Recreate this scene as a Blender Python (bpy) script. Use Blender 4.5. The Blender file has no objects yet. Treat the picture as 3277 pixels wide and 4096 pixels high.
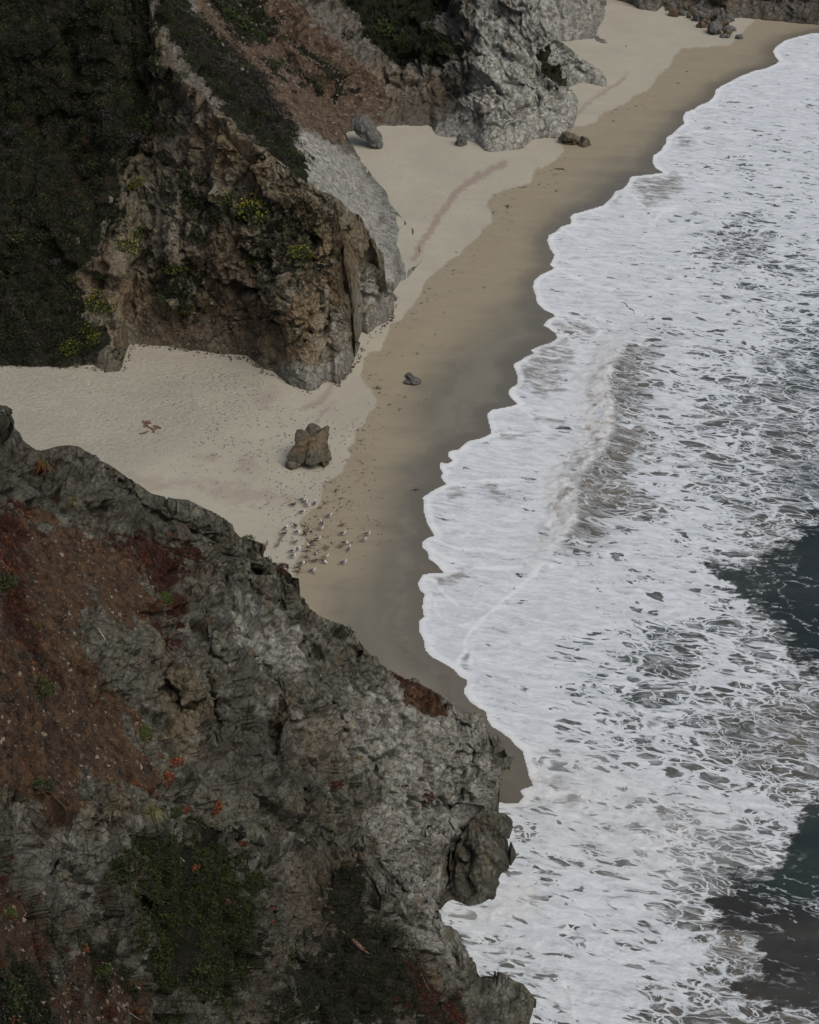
import bpy, bmesh, math, random
import numpy as np
from mathutils import Vector, Matrix
random.seed(7); rng = np.random.default_rng(7)
sc = bpy.context.scene
col = sc.collection
f32 = np.float32

# ------------------------------------------------------------------ camera
W, H, FP, CZ = 3277.0, 4096.0, 7643.0, 90.0          # photograph size, focal length in its pixels, camera height
PIT = math.radians(32.0)
cP, sP = math.cos(PIT), math.sin(PIT)
cd = bpy.data.cameras.new('camera'); cam = bpy.data.objects.new('camera', cd); col.objects.link(cam)
cam.location = (0, 0, CZ); cam.rotation_euler = (math.pi / 2 - PIT, 0, 0)
cd.sensor_fit = 'VERTICAL'; cd.sensor_height = 36.0; cd.lens = 36.0 * FP / H
cd.clip_start = 0.5; cd.clip_end = 20000
sc.camera = cam

# ------------------------------------------------------------------ light: overcast day
SUN_EL, SUN_AZ = math.radians(54), math.radians(132)    # azimuth clockwise from +Y: over the sea, to the right and a little behind
w = bpy.data.worlds.new('World'); sc.world = w; w.use_nodes = True
nt = w.node_tree
sky = nt.nodes.new('ShaderNodeTexSky'); sky.sky_type = 'NISHITA'; sky.sun_disc = False
sky.sun_elevation = SUN_EL; sky.sun_rotation = SUN_AZ
sky.air_density = 1.0; sky.dust_density = 6.0; sky.ozone_density = 1.0
bg = nt.nodes['Background']; bg.inputs['Strength'].default_value = 0.085
nt.links.new(sky.outputs[0], bg.inputs[0])
ld = bpy.data.lights.new('sun', 'SUN'); sun = bpy.data.objects.new('sun', ld); col.objects.link(sun)
ld.energy = 1.1; ld.angle = math.radians(40); ld.color = (1.0, 0.97, 0.92)
sd_ = Vector((math.sin(SUN_AZ) * math.cos(SUN_EL), math.cos(SUN_AZ) * math.cos(SUN_EL), math.sin(SUN_EL)))
sun.rotation_euler = sd_.to_track_quat('Z', 'Y').to_euler()
sc.view_settings.view_transform = 'Standard'; sc.view_settings.look = 'None'
sc.view_settings.exposure = 0.0; sc.view_settings.gamma = 1.0

# ------------------------------------------------------------------ projection helpers
def ray(px, py):
    a = (np.asarray(px, float) - W / 2) / FP; b = (H / 2 - np.asarray(py, float)) / FP
    return a, cP + sP * b, -sP + cP * b
def at_z(px, py, z):
    dx, dy, dz = ray(px, py); t = (z - CZ) / dz
    return dx * t, dy * t
def at_y(px, py, y):
    dx, dy, dz = ray(px, py); t = y / dy
    return dx * t, y, CZ + dz * t
def project(P):
    x, y, z = P[..., 0], P[..., 1], P[..., 2] - CZ
    dep = np.maximum(y * cP - z * sP, 0.5); up = y * sP + z * cP
    return W / 2 + FP * x / dep, H / 2 - FP * up / dep
def p1(*q): return [(x * .951, y * .951) for x, y in q]
def p2(*q): return [(1637 + x * .951, y * .951) for x, y in q]
def p3(*q): return [(x * .951, 1024 + y * .951) for x, y in q]
def p4(*q): return [(1637 + x * .951, 1024 + y * .951) for x, y in q]
def p5(*q): return [(x * .951, 2048 + y * .951) for x, y in q]
def p6(*q): return [(1637 + x * .951, 2048 + y * .951) for x, y in q]
def p7(*q): return [(x * .951, 3072 + y * .951) for x, y in q]
def p8(*q): return [(1637 + x * .951, 3072 + y * .951) for x, y in q]
def pf(*q): return [(x * 1.9, y * 1.9) for x, y in q]

def smooth(a, b, x):
    t = np.clip((x - a) / (b - a), 0, 1); return t * t * (3 - 2 * t)
def polydist(X, Y, pts):
    """distance to an open polyline"""
    d = np.full(X.shape, 1e9, f32)
    for (x0, y0), (x1, y1) in zip(pts[:-1], pts[1:]):
        ex, ey = x1 - x0, y1 - y0; L = ex * ex + ey * ey + 1e-9
        t = np.clip(((X - x0) * ex + (Y - y0) * ey) / L, 0, 1)
        np.minimum(d, (X - x0 - t * ex) ** 2 + (Y - y0 - t * ey) ** 2, out=d)
    return np.sqrt(d)
def inside(X, Y, pts):
    r = np.zeros(X.shape, bool)
    for (x0, y0), (x1, y1) in zip(pts, pts[1:] + pts[:1]):
        c = (y0 > Y) != (y1 > Y)
        r ^= c & (X < (x1 - x0) * (Y - y0) / (y1 - y0 + 1e-12) + x0)
    return r
def sdpoly(X, Y, pts):
    d = polydist(X, Y, pts + pts[:1]); return np.where(inside(X, Y, pts), d, -d)

# ------------------------------------------------------------------ noise in numpy
def _h(ix, iy, iz, s):
    h = (ix.astype(np.uint32) * np.uint32(73856093)) ^ (iy.astype(np.uint32) * np.uint32(19349663)) ^ (iz.astype(np.uint32) * np.uint32(83492791)) ^ np.uint32((s * 2654435761) & 0xffffffff)
    h ^= h >> np.uint32(13); h *= np.uint32(0x5bd1e995); h ^= h >> np.uint32(15); h *= np.uint32(0x27d4eb2d); h ^= h >> np.uint32(14)
    return h
def _u(h, k=0):
    return ((h >> np.uint32(k)) & np.uint32(1023)).astype(f32) / f32(511.5) - f32(1)
def vnoise(x, y, z, s=0):
    x, y, z = (np.asarray(v, f32) for v in (x, y, z))
    ix, iy, iz = np.floor(x).astype(np.int64), np.floor(y).astype(np.int64), np.floor(z).astype(np.int64)
    fx, fy, fz = x - ix, y - iy, z - iz
    u, v, w_ = (t * t * t * (t * (t * 6 - 15) + 10) for t in (fx, fy, fz))
    out = 0
    for i in (0, 1):
        wx = u if i else 1 - u
        for j in (0, 1):
            wy = v if j else 1 - v
            for k in (0, 1):
                h = _h(ix + i, iy + j, iz + k, s)
                g = _u(h, 0) * (fx - i) + _u(h, 10) * (fy - j) + _u(h, 20) * (fz - k)
                out = out + g * wx * wy * (w_ if k else 1 - w_)
    return out
def fbm(x, y, z, sc_=1., o=4, s=0, ridged=False, gain=.5):
    a, t = 1., 0
    for i in range(o):
        n = vnoise(x * sc_, y * sc_, z * sc_, s + i * 7)
        if ridged: n = .5 - np.abs(n) * 1.6
        t = t + a * n; a *= gain; sc_ *= 2.03
    return t
def blocks(x, y, z, sc_, s=0, tilt=1.0):
    """fractured blocks: nearest random cell, each with a tilted face. Returns (height, distance to crack)"""
    x, y, z = x * sc_, y * sc_, z * sc_
    ix, iy, iz = (np.floor(v).astype(np.int64) for v in (x, y, z))
    d1 = np.full(x.shape, 9., f32); d2 = d1.copy(); hh = np.zeros(x.shape, f32)
    for i in (-1, 0, 1):
        for j in (-1, 0, 1):
            for k in (-1, 0, 1):
                h = _h(ix + i, iy + j, iz + k, s)
                rx = ix + i + .5 + .42 * _u(h, 0) - x; ry = iy + j + .5 + .42 * _u(h, 10) - y; rz = iz + k + .5 + .42 * _u(h, 20) - z
                d = (rx * rx + ry * ry + rz * rz).astype(f32)
                h2 = _h(ix + i, iy + j, iz + k, s + 91)
                val = tilt * (_u(h2, 0) * rx + _u(h2, 10) * ry + _u(h2, 20) * rz) + .35 * _u(h, 5)
                m = d < d1
                d2 = np.where(m, d1, np.minimum(d2, d)); hh = np.where(m, val, hh).astype(f32); d1 = np.where(m, d, d1)
    return hh / sc_, (np.sqrt(d2) - np.sqrt(d1)) / sc_

# ------------------------------------------------------------------ traced shorelines (photo pixels) -> world
SW = (p2((1725,143),(1690,142),(1640,155),(1580,172),(1548,195),(1532,215),(1545,240),(1560,258),(1545,270),(1500,290),(1450,300),(1400,320),(1350,345),(1310,365),(1290,380),(1285,405),(1260,430),(1220,445),(1200,460),(1160,475),(1155,500),(1160,520),(1125,545),(1110,565),(1085,578),(1083,600),(1060,635),(1030,655),(1024,680),(1040,705),(1075,728),(1020,735),(960,742),(935,745),(920,775),(900,797),(870,805),(855,830),(820,865),(770,880),(730,892),(690,902),(680,915),(685,940),(650,952),(635,957),(620,975),(590,990),(583,1010),(595,1045),(615,1072))
 + p4((595,35),(615,50),(590,65),(555,80),(530,100),(522,130),(535,165),(540,195),(570,225),(605,240),(618,252),(585,270),(568,290),(600,310),(620,325),(625,345),(600,365),(550,380),(515,395),(530,410),(490,425),(470,440),(440,455),(450,480),(460,510),(455,540),(425,560),(420,580),(440,605),(460,622),(435,632),(400,640),(350,648),(332,662),(335,690),(345,725),(345,750),(300,770),(250,780),(210,815),(170,822),(165,840),(185,860),(165,875),(132,870),(130,890),(145,910),(135,930),(160,960),(150,965),(105,985),(85,1000),(60,1015),(65,1045))
 + p6((65,0),(80,50),(110,100),(80,110),(57,125),(60,150),(80,165),(85,195),(120,220),(140,245),(150,258),(100,258),(60,265),(45,290),(38,300),(50,330),(68,345),(60,370),(58,400),(65,440),(42,460),(45,500),(65,540),(70,580),(100,610),(140,630),(190,660),(215,690),(245,705),(245,725),(232,745),(235,765),(262,800),(300,825),(328,840),(330,870),(350,900),(390,925),(430,955),(450,980),(480,1005),(490,1045))
 + p8((500,0),(505,30),(525,75),(495,85),(470,95),(485,120),(460,150),(400,150),(345,140),(200,190)))
SWW = [tuple(float(c) for c in at_z(x, y, 0.0)) for x, y in SW]
SWC = [(400., 470.), (160., 345.)] + SWW + [(-2., 97.), (-3., 60.), (2., 20.), (5., -60.)]      # closed on the land side far away
LAND = SWC + [(-900., -60.), (-900., 900.), (400., 900.)]
def ground_z(X, Y, sd=None):
    if sd is None: sd = shore(X, Y)
    return np.where(sd > 0, .028 * np.minimum(sd, 60) + .25 * smooth(6, 14, sd) * (1 - smooth(14, 60, sd)) * 0, np.maximum(.05 * sd, -6))
def shore(X, Y):
    X = np.asarray(X, f32); Y = np.asarray(Y, f32)
    d = polydist(X, Y, SWC); return np.where(inside(X, Y, LAND), d, -d)
def on_ground(px, py):
    px = np.atleast_1d(np.asarray(px, float)); py = np.atleast_1d(np.asarray(py, float)); z = np.zeros(px.shape)
    for _ in range(6):
        x, y = at_z(px, py, z); z = .5 * z + .5 * ground_z(x, y) if _ < 2 else ground_z(x, y)
    return x, y, z
def gpts(pl):
    a = np.array(pl); x, y, z = on_ground(a[:, 0], a[:, 1]); return list(zip(x, y, z))

# ------------------------------------------------------------------ materials
class M:
    def __init__(s, name):
        s.m = bpy.data.materials.new(name); s.m.use_nodes = True; s.t = s.m.node_tree
        s.b = s.t.nodes['Principled BSDF']; s.out = s.t.nodes['Material Output']
        s.pos = s.n('ShaderNodeTexCoord').outputs['Object']
    def n(s, k, **kw):
        d = s.t.nodes.new(k)
        for a, v in kw.items(): setattr(d, a, v)
        return d
    def set(s, sock, v):
        if hasattr(v, 'is_linked') or isinstance(v, bpy.types.NodeSocket): s.t.links.new(v, sock)
        elif v is not None:
            if isinstance(v, tuple) and len(v) == 3 and sock.type == 'RGBA': v = v + (1,)
            sock.default_value = v
    def math(s, op, a, b=None, c=None, clamp=False):
        d = s.n('ShaderNodeMath', operation=op, use_clamp=clamp); s.set(d.inputs[0], a); s.set(d.inputs[1], b)
        if c is not None: s.set(d.inputs[2], c)
        return d.outputs[0]
    def mix(s, f, a, b, blend='MIX'):
        d = s.n('ShaderNodeMix', data_type='RGBA', blend_type=blend); s.set(d.inputs[0], f); s.set(d.inputs[6], a); s.set(d.inputs[7], b)
        return d.outputs[2]
    def mapp(s, v, scale=(1, 1, 1), rot=(0, 0, 0)):
        d = s.n('ShaderNodeMapping'); s.set(d.inputs[0], v); d.inputs['Scale'].default_value = scale; d.inputs['Rotation'].default_value = rot
        return d.outputs[0]
    def noise(s, v, scale, det=4, rough=.55, dist=0., typ='FBM', out=0):
        d = s.n('ShaderNodeTexNoise', noise_type=typ); s.set(d.inputs['Vector'], v); d.inputs['Scale'].default_value = scale
        d.inputs['Detail'].default_value = det; d.inputs['Roughness'].default_value = rough; d.inputs['Distortion'].default_value = dist
        return d.outputs[out]
    def voro(s, v, scale, feat='F1', out='Distance', rnd=1.):
        d = s.n('ShaderNodeTexVoronoi', feature=feat); s.set(d.inputs['Vector'], v); d.inputs['Scale'].default_value = scale
        d.inputs['Randomness'].default_value = rnd
        return d.outputs[out]
    def ramp(s, f, a, b, lo=0., hi=1.):
        d = s.n('ShaderNodeMapRange', interpolation_type='SMOOTHSTEP'); s.set(d.inputs[0], f)
        s.set(d.inputs[1], a); s.set(d.inputs[2], b); s.set(d.inputs[3], lo); s.set(d.inputs[4], hi)
        return d.outputs[0]
    def attr(s, name):
        d = s.n('ShaderNodeAttribute', attribute_name=name); q = s.n('ShaderNodeSeparateColor'); s.t.links.new(d.outputs['Color'], q.inputs[0])
        return q.outputs[0], q.outputs[1], q.outputs[2], d.outputs['Alpha']
    def bump(s, h, dist, strength=1., nrm=None):
        d = s.n('ShaderNodeBump'); d.inputs['Strength'].default_value = strength; d.inputs['Distance'].default_value = dist
        s.set(d.inputs['Height'], h)
        if nrm is not None: s.set(d.inputs['Normal'], nrm)
        return d.outputs[0]
    def warp(s, v, scale, amt, det=3):
        c = s.noise(v, scale, det, out=1)
        q = s.n('ShaderNodeVectorMath', operation='MULTIPLY_ADD'); s.set(q.inputs[0], c); q.inputs[1].default_value = (amt,) * 3; s.set(q.inputs[2], v)
        return q.outputs[0]
    def fin(s, colr, rough=.9, nrm=None, spec=.3):
        s.set(s.b.inputs['Base Color'], colr); s.set(s.b.inputs['Roughness'], rough)
        s.set(s.b.inputs['Specular IOR Level'], spec)
        if nrm is not None: s.set(s.b.inputs['Normal'], nrm)
        return s.m

def rock_mat(name, base, dark, light, tint, fine=1.0, s1=(.048, .031, .020), s2=(.118, .070, .038)):
    """ attribute ma: R soil, G pale rock, B ochre/brown ; mb: R ground cover tint (dark plants), G red plants, B wet/dark rock and painted shade """
    m = M(name); P = m.pos
    soil, pale, ochre, _ = m.attr('ma'); veg, red, wet, crack = m.attr('mb')
    Q = m.warp(P, .9 * fine, .5)
    n1 = m.noise(P, .35, 6, .6); n2 = m.noise(Q, 2.2 * fine, 8, .68); n3 = m.noise(P, 9 * fine, 6, .7)
    ve = m.voro(m.mapp(Q, (1, 1, .55), (.5, .4, .3)), 1.1 * fine, 'DISTANCE_TO_EDGE'); ve2 = m.voro(m.mapp(Q, (1, 1, .5), (.2, .9, .1)), 3.6 * fine, 'DISTANCE_TO_EDGE')
    c = m.mix(m.ramp(n1, .35, .65), base, tint)
    c = m.mix(m.ramp(n2, .30, .56), dark, c)
    c = m.mix(m.math('MULTIPLY', m.ramp(n2, .55, .75), .8), c, light)
    pl = m.mix(m.ramp(n2, .34, .64), (.235, .24, .212), (.50, .51, .465))
    c = m.mix(m.math('MULTIPLY', pale, m.ramp(n1, .25, .5, .6, 1.)), c, pl)
    oc = m.mix(m.ramp(n3, .35, .7), (.115, .084, .048), (.35, .265, .16))
    c = m.mix(m.math('MULTIPLY', ochre, m.ramp(n2, .35, .6, .35, 1.)), c, oc)
    sk = m.noise(m.mapp(m.mapp(Q, rot=(.2, .9, .3)), (.25, .8, 1.6)), .55 * fine, 6, .62)       # rust and pale streaks along the bedding
    c = m.mix(m.math('MULTIPLY', m.ramp(sk, .54, .66), .55), c, m.mix(m.ramp(n3, .3, .7), (.085, .06, .036), (.20, .15, .095)))
    c = m.mix(m.math('MULTIPLY', m.ramp(sk, .44, .36), .45), c, (.30, .30, .265))
    # thin dark seams in bare rock
    seam = m.math('MINIMUM', m.ramp(ve, 0., .035, .35, 1.), m.ramp(ve2, 0., .05, .6, 1.))
    c = m.mix(1., c, m.mix(seam, (.3, .29, .27), (1, 1, 1)), 'MULTIPLY')
    # soil: earth with small stones
    st = m.voro(m.warp(P, 3, .2), 4.2 * fine); so = m.mix(m.ramp(m.noise(P, 1.6 * fine, 6, .7), .35, .65), s1, s2)
    so = m.mix(m.ramp(m.math('ADD', st, m.math('MULTIPLY', m.noise(P, 1.2, 3), .5)), .44, .34), so, (.26, .21, .165))
    c = m.mix(m.ramp(m.math('ADD', soil, m.math('MULTIPLY', m.math('SUBTRACT', n2, .5), .9)), .4, .6), c, so)
    vg = m.mix(m.ramp(n3, .35, .65), (.008, .009, .005), (.024, .026, .013))
    vg = m.mix(m.ramp(m.noise(P, 1.3, 5, .6), .55, .7), vg, (.04, .028, .022))
    c = m.mix(m.ramp(m.math('ADD', veg, m.math('MULTIPLY', m.math('SUBTRACT', n2, .5), 1.2)), .42, .58), c, vg)
    c = m.mix(m.ramp(m.math('ADD', red, m.math('MULTIPLY', m.math('SUBTRACT', n2, .5), 1.2)), .42, .58), c, (.048, .018, .010))
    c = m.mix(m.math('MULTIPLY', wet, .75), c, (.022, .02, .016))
    bed = m.noise(m.mapp(m.mapp(Q, rot=(.35, 1.15, .25)), (.4, .4, 2.2)), 1.1 * fine, 7, .68)
    hgt = m.math('ADD', m.math('ADD', m.math('MULTIPLY', n2, .16), m.math('MULTIPLY', bed, .3)), m.math('MULTIPLY', n3, .14))
    hgt = m.math('ADD', hgt, m.math('MULTIPLY', seam, .3))
    nr = m.bump(hgt, .34 / fine, 1.)
    nr = m.bump(m.noise(P, 24 * fine, 4, .7), .05 / fine, .8, nr)
    return m.fin(c, m.math('SUBTRACT', .95, m.math('MULTIPLY', wet, .45)), nr, .25)

# ------------------------------------------------------------------ tagging
def tag(o, label=None, cat=None, group=None, kind=None):
    for k, v in (('label', label), ('category', cat), ('group', group), ('kind', kind)):
        if v: o[k] = v
    return o
def link(name, me, parent=None, mat=None):
    o = bpy.data.objects.new(name, me); col.objects.link(o)
    if parent: o.parent = parent
    if mat: me.materials.append(mat)
    return o
def np_mesh(name, V, Fq, smooth_=True):
    me = bpy.data.meshes.new(name); k = Fq.shape[1]
    me.vertices.add(len(V)); me.vertices.foreach_set('co', np.ascontiguousarray(V, f32).ravel())
    me.loops.add(Fq.size); me.loops.foreach_set('vertex_index', np.ascontiguousarray(Fq, np.int32).ravel())
    me.polygons.add(len(Fq)); me.polygons.foreach_set('loop_start', np.arange(0, Fq.size, k, dtype=np.int32))
    me.update(calc_edges=True)
    me.polygons.foreach_set('use_smooth', np.full(len(Fq), smooth_)); me.update()
    return me
def add_attr(me, name, arr):
    a = me.color_attributes.new(name, 'FLOAT_COLOR', 'POINT')
    q = np.ones((len(me.vertices), 4), f32); q[:, :arr.shape[1]] = arr; a.data.foreach_set('color', q.ravel())
def grid_faces(n, m):
    i = np.arange((n - 1) * (m - 1)); r, c = i // (m - 1), i % (m - 1); a = r * m + c
    return np.stack([a, a + 1, a + m + 1, a + m], 1)
def compact(V, Fq, keep, *attrs):
    Fq = Fq[keep]; used = np.zeros(len(V), bool); used[Fq.ravel()] = True
    idx = np.cumsum(used) - 1
    return (V[used], idx[Fq]) + tuple(a[used] for a in attrs)
def normals(G):
    du = np.gradient(G, axis=0); dv = np.gradient(G, axis=1)
    n = np.cross(du, dv); n /= np.linalg.norm(n, axis=2, keepdims=True) + 1e-9
    return np.where(n[..., 2:3] < 0, -n, n)

# ================================================================== CLIFFS
# A cliff is a stack of rock faces, nearest first. Each face runs from a foot line up to a crest line; its distance is
# known at the foot (where it stands on sand or water) and at the crest, and the ground falls away again behind the crest.
ST = 3.6
def row_e(px, row):
    dx, dy, dz = ray(px, row); return dz / dy
def line(pl, cols):
    """(px,row,y) with y None = on the ground -> row and y for each column"""
    q = []
    for p in pl:
        if len(p) == 2 or p[2] is None: q.append((p[0], p[1], float(on_ground([p[0]], [p[1]])[1][0])))
        else: q.append(p)
    q = sorted(q); a = np.array(q, float)
    return np.interp(cols, a[:, 0], a[:, 1]), np.interp(cols, a[:, 0], a[:, 2])
def G_(pl): return [(x, y, None) for x, y in pl]
def face(foot, crest, c0, c1, disp, skirt=14., bulge=(), seed=0, cuts=(), sil=True, sden=1., fade=3., under=2.2, rough=.02, crest_grow=0.):
    cols = np.arange(c0, c1 + ST, ST)
    r0, y0 = line(foot, cols); r1, y1 = line(crest, cols)
    k = np.hanning(9); k /= k.sum()
    y0 = np.convolve(np.pad(y0, 4, mode='edge'), k, 'valid'); y1 = np.convolve(np.pad(y1, 4, mode='edge'), k, 'valid')
    e0, e1 = row_e(cols, r0), row_e(cols, r1)
    n = max(int(np.max(r0 - r1) / ST * sden), 8); t = np.linspace(0, 1, n)[None, :]
    q = np.clip(y1 / y0, .8, 2.5); q = np.where(np.abs(q - 1) < .002, 1.002, q)
    s = (e0 - q * e1) / (1 - q); s = s[:, None]
    row = r0[:, None] * (1 - t) + r1[:, None] * t; PXg = np.repeat(cols[:, None], n, 1); e = row_e(PXg, row)
    y = y0[:, None] * (s - e0[:, None]) / (s - e)
    y = np.where(np.isfinite(y), y, y0[:, None]); lo = np.minimum(y0, y1)[:, None]; hi = np.maximum(y0, y1)[:, None]
    y = np.clip(y, lo, hi)
    w = np.sin(np.pi * t) ** .8
    for bx, by, rx, ry, dy in bulge: y = y + dy * np.exp(-((PXg - bx) / rx) ** 2 - ((row - by) / ry) ** 2) * w
    y = y * (1 + rough * w * fbm(PXg / 420, row / 420, PXg * 0 + seed * 3.7, 1., 4, seed))
    for pl, wp, dp_ in cuts:                                     # crevices (pushed in) and ribs (pushed out)
        xs = [p[0] for p in pl]; rs = [p[1] for p in pl]; mk = (PXg > min(xs) - 3 * wp) & (PXg < max(xs) + 3 * wp) & (row > min(rs) - 3 * wp) & (row < max(rs) + 3 * wp)
        if mk.any():
            jx, jy = PXg[mk], row[mk]; jn = fbm(jx / 50, jy / 50, jx * 0, 1., 4, 171) * 26
            y[mk] += .62 * dp_ * np.exp(-polydist(jx + jn, jy + jn * .5, pl) / wp * 1.1) * np.minimum(1, 6 * w[0][None, :].repeat(len(cols), 0)[mk])
    a = PXg * 0; dx, dy_, dz = ray(PXg, row); a = dx / dy_
    X, Y, Z = a * y, y, CZ + e * y
    # below the foot: straight down; behind the crest: away and down
    ub = np.linspace(1, .25, 4)[None, :]
    Xs, Ys, Zs = X[:, :1] - 0 * ub, Y[:, :1] - .25 * ub, Z[:, :1] - under * ub
    kb = (np.linspace(0, 1, 22)[1:] ** 1.4)[None, :]
    hgt = np.maximum(Z[:, -1:] + 3, 3.)
    Xb, Yb, Zb = X[:, -1:] * (1 + kb * 0) + 1.5 * kb, Y[:, -1:] + (.8 + skirt * .5) * kb, Z[:, -1:] - hgt * kb ** 1.15
    X = np.concatenate([Xs, X, Xb], 1); Y = np.concatenate([Ys, Y, Yb], 1); Z = np.concatenate([Zs, Z, Zb], 1)
    G = np.stack([X, Y, Z], 2).astype(f32); N = normals(G)
    # smoothed outward direction for the rock relief
    for _ in range(2):
        for ax in (0, 1):
            pad = [(0, 0)] * 3; pad[ax] = (6, 6); c = np.cumsum(np.pad(N, pad, mode='edge'), axis=ax)
            N = (np.take(c, range(12, c.shape[ax]), ax) - np.take(c, range(0, c.shape[ax] - 12), ax)) / 12
    N = N / (np.linalg.norm(N, axis=2, keepdims=True) + 1e-6)
    N = N * .8 + np.array([.08, -.45, .2], f32); N = N / np.linalg.norm(N, axis=2, keepdims=True)
    gz = ground_z(X, Y)
    d, cr = disp(G, N)
    d = d * (.18 + .82 * smooth(0, fade * 1.4, Z - gz))
    d = d * (.5 + .5 * smooth(0, 26, len(cols) - 1 - np.arange(len(cols))))[:, None]     # calm toward the traced right-hand outline
    dp = np.pad(d, ((0, 0), (1, 1)), mode='edge'); d = dp[:, :-2] * .25 + dp[:, 1:-1] * .5 + dp[:, 2:] * .25
    d[:, -21:] *= np.linspace(1, .25, 21)[None, :]
    G = G + N * d[..., None]
    if sil:
        sa, se = row_e(cols, 0) * 0, None
        sa = ray(cols, r1)[0] / ray(cols, r1)[1]; se = row_e(cols, r1); o = np.argsort(sa)
        i = np.arange(len(cols))
        for it in range(3):
            aa = G[..., 0] / G[..., 1]; ee = (G[..., 2] - CZ) / G[..., 1]
            ci = ee.argmax(1); ac = aa[i, ci]; tgt = np.interp(ac, sa[o], se[o])
            dl = np.clip((tgt - ee[i, ci]) * G[i, ci, 1], -4, 4)
            if it == 0:
                kk = np.hanning(15); dl = np.convolve(np.pad(dl, 7, mode='edge'), kk / kk.sum(), 'valid')
            j = np.arange(G.shape[1])[None, :]; wt = np.exp(-((j - ci[:, None]) / 26.) ** 2)
            G[..., 2] += dl[:, None] * wt
    return [G.astype(f32), cr, gz]
def rock_disp(big=1.0, strata=(.8, .6, 1.0), seed=0, ssc=1.0, soft=None, fall=(0., -1.), rib=1.):
    sx, sy, sz = strata
    def f(G, N):
        x, y, z = G[..., 0], G[..., 1], G[..., 2]
        wx = fbm(x, y, z, .12, 3, seed + 1) * 5; wy = fbm(x, y, z, .12, 3, seed + 2) * 5; wz = fbm(x, y, z, .12, 3, seed + 3) * 5
        a = x * .86 + z * .5; b = y; c = z * .86 - x * .5           # tilted bedding
        b1, e1 = blocks(a * sx + wx * .12, b * sy + wy * .12, c * sz + wz * .12, .34 * ssc, seed + 5, 1.)
        b2, e2 = blocks(a + wy * .12, b * .8 + wz * .12, c * 1.2 + wx * .12, .8 * ssc, seed + 6, 1.1)
        b3, e3 = blocks(a + wz * .08, b + wx * .08, c * 1.5, 2.2 * ssc, seed + 8, 1.2)
        b0, e0 = blocks(a * sx + wx * .3, b * sy + wy * .3, c * sz, .15 * ssc, seed + 4, 1.)
        r0 = .6 * fbm(x, y, z, .07, 3, seed + 15) + .12 * b0; r1 = fbm(x, y, z, .16, 5, seed + 11, True); r2 = fbm(x + wx * .1, y, z, 1.1 * ssc, 4, seed + 13, True, .55)
        d = big * (1.5 * r0 + .38 * b1 + .36 * (r1 - .5) + .5 * b2 + .55 * b3 + .03 * (r2 - .5))
        crack = np.minimum(smooth(0, .3, e1), smooth(0, .14, e2) * .6 + .4)
        al = x * fall[0] + y * fall[1] - z * .7; cx = x * fall[1] - y * fall[0]           # ribs and gullies run down the fall line
        g1 = fbm(cx + wx * .5, al * .22, z * 0, .2, 3, seed + 17, True); g2 = fbm(cx + wy * .4, al * .25, z * 0, .62, 4, seed + 19, True, .55)
        d = d + rib * big * (1.5 * (g1 - .55) + .55 * (g2 - .5))
        crack = crack * (.55 + .45 * smooth(.12, .42, g2))
        d = d - (1 - crack) * .20 * big
        if soft is not None:
            PX, PY = project(G); s_ = pmask(PX, PY, soft[0], soft[1]) * soft[2]; d = d * (1 - s_); crack = 1 - (1 - crack) * (1 - s_)
        return d.astype(f32), crack
    return f
def cliff(name, faces, mat, masks, label):
    Vs, Fs, As, Bs = [], [], [], []; off = 0; GG = []
    for G, cr, gz in faces:
        PX, PY = project(G); nz = fbm(G[..., 0], G[..., 1], G[..., 2], .4, 4, 50)
        ma, mb = masks(G, PX, PY, nz, cr, gz)
        V = G.reshape(-1, 3); Fq = grid_faces(*G.shape[:2]); keep = (V[:, 2] > gz.ravel() - 1.4)[Fq].any(1)
        V2, F2, a2, b2 = compact(V, Fq, keep, ma.reshape(-1, 3), mb.reshape(-1, 3))
        Vs.append(V2); Fs.append(F2 + off); As.append(a2); Bs.append(b2); off += len(V2)
        GG.append((G, gz))
    me = np_mesh(name, np.concatenate(Vs), np.concatenate(Fs)); add_attr(me, 'ma', np.concatenate(As)); add_attr(me, 'mb', np.concatenate(Bs))
    o = link(name, me, mat=mat); o['kind'] = 'structure'; o['label'] = label
    V = np.concatenate([g.reshape(-1, 3) for g, _ in GG]); Nn = np.concatenate([normals(g).reshape(-1, 3) for g, _ in GG]); gz = np.concatenate([z.ravel() for _, z in GG])
    return Surf(V, Nn, gz)
class Surf:
    """ lookup of the surface point that a photo pixel shows """
    def __init__(s, V, N, gz=None):
        s.V, s.N = V, N; s.px, s.py = project(V); s.d = V[:, 1]
        ok = (s.px > -300) & (s.px < W + 300) & (s.py > -300) & (s.py < H + 300)
        if gz is not None: ok &= V[:, 2] > gz - .3
        s.id = np.nonzero(ok)[0]
        key = (np.floor(s.px[s.id] / 16).astype(int) * 1000 + np.floor(s.py[s.id] / 16).astype(int))
        o = np.argsort(key); s.id = s.id[o]; s.key = key[o]
    def hit(s, px, py):
        c = []
        for i in (-1, 0, 1):
            for j in (-1, 0, 1):
                k = (int(px // 16) + i) * 1000 + int(py // 16) + j
                a, b = np.searchsorted(s.key, [k, k + 1]); c.append(s.id[a:b])
        c = np.concatenate(c)
        for tol in (6, 14):
            c1 = c[np.hypot(s.px[c] - px, s.py[c] - py) < tol]
            if len(c1):
                dm = s.d[c1].min(); c2 = c1[s.d[c1] < dm + 1.0]
                q = c2[np.hypot(s.px[c2] - px, s.py[c2] - py).argmin()]
                return Vector(s.V[q].tolist()), Vector(s.N[q].tolist())
        return None
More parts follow.
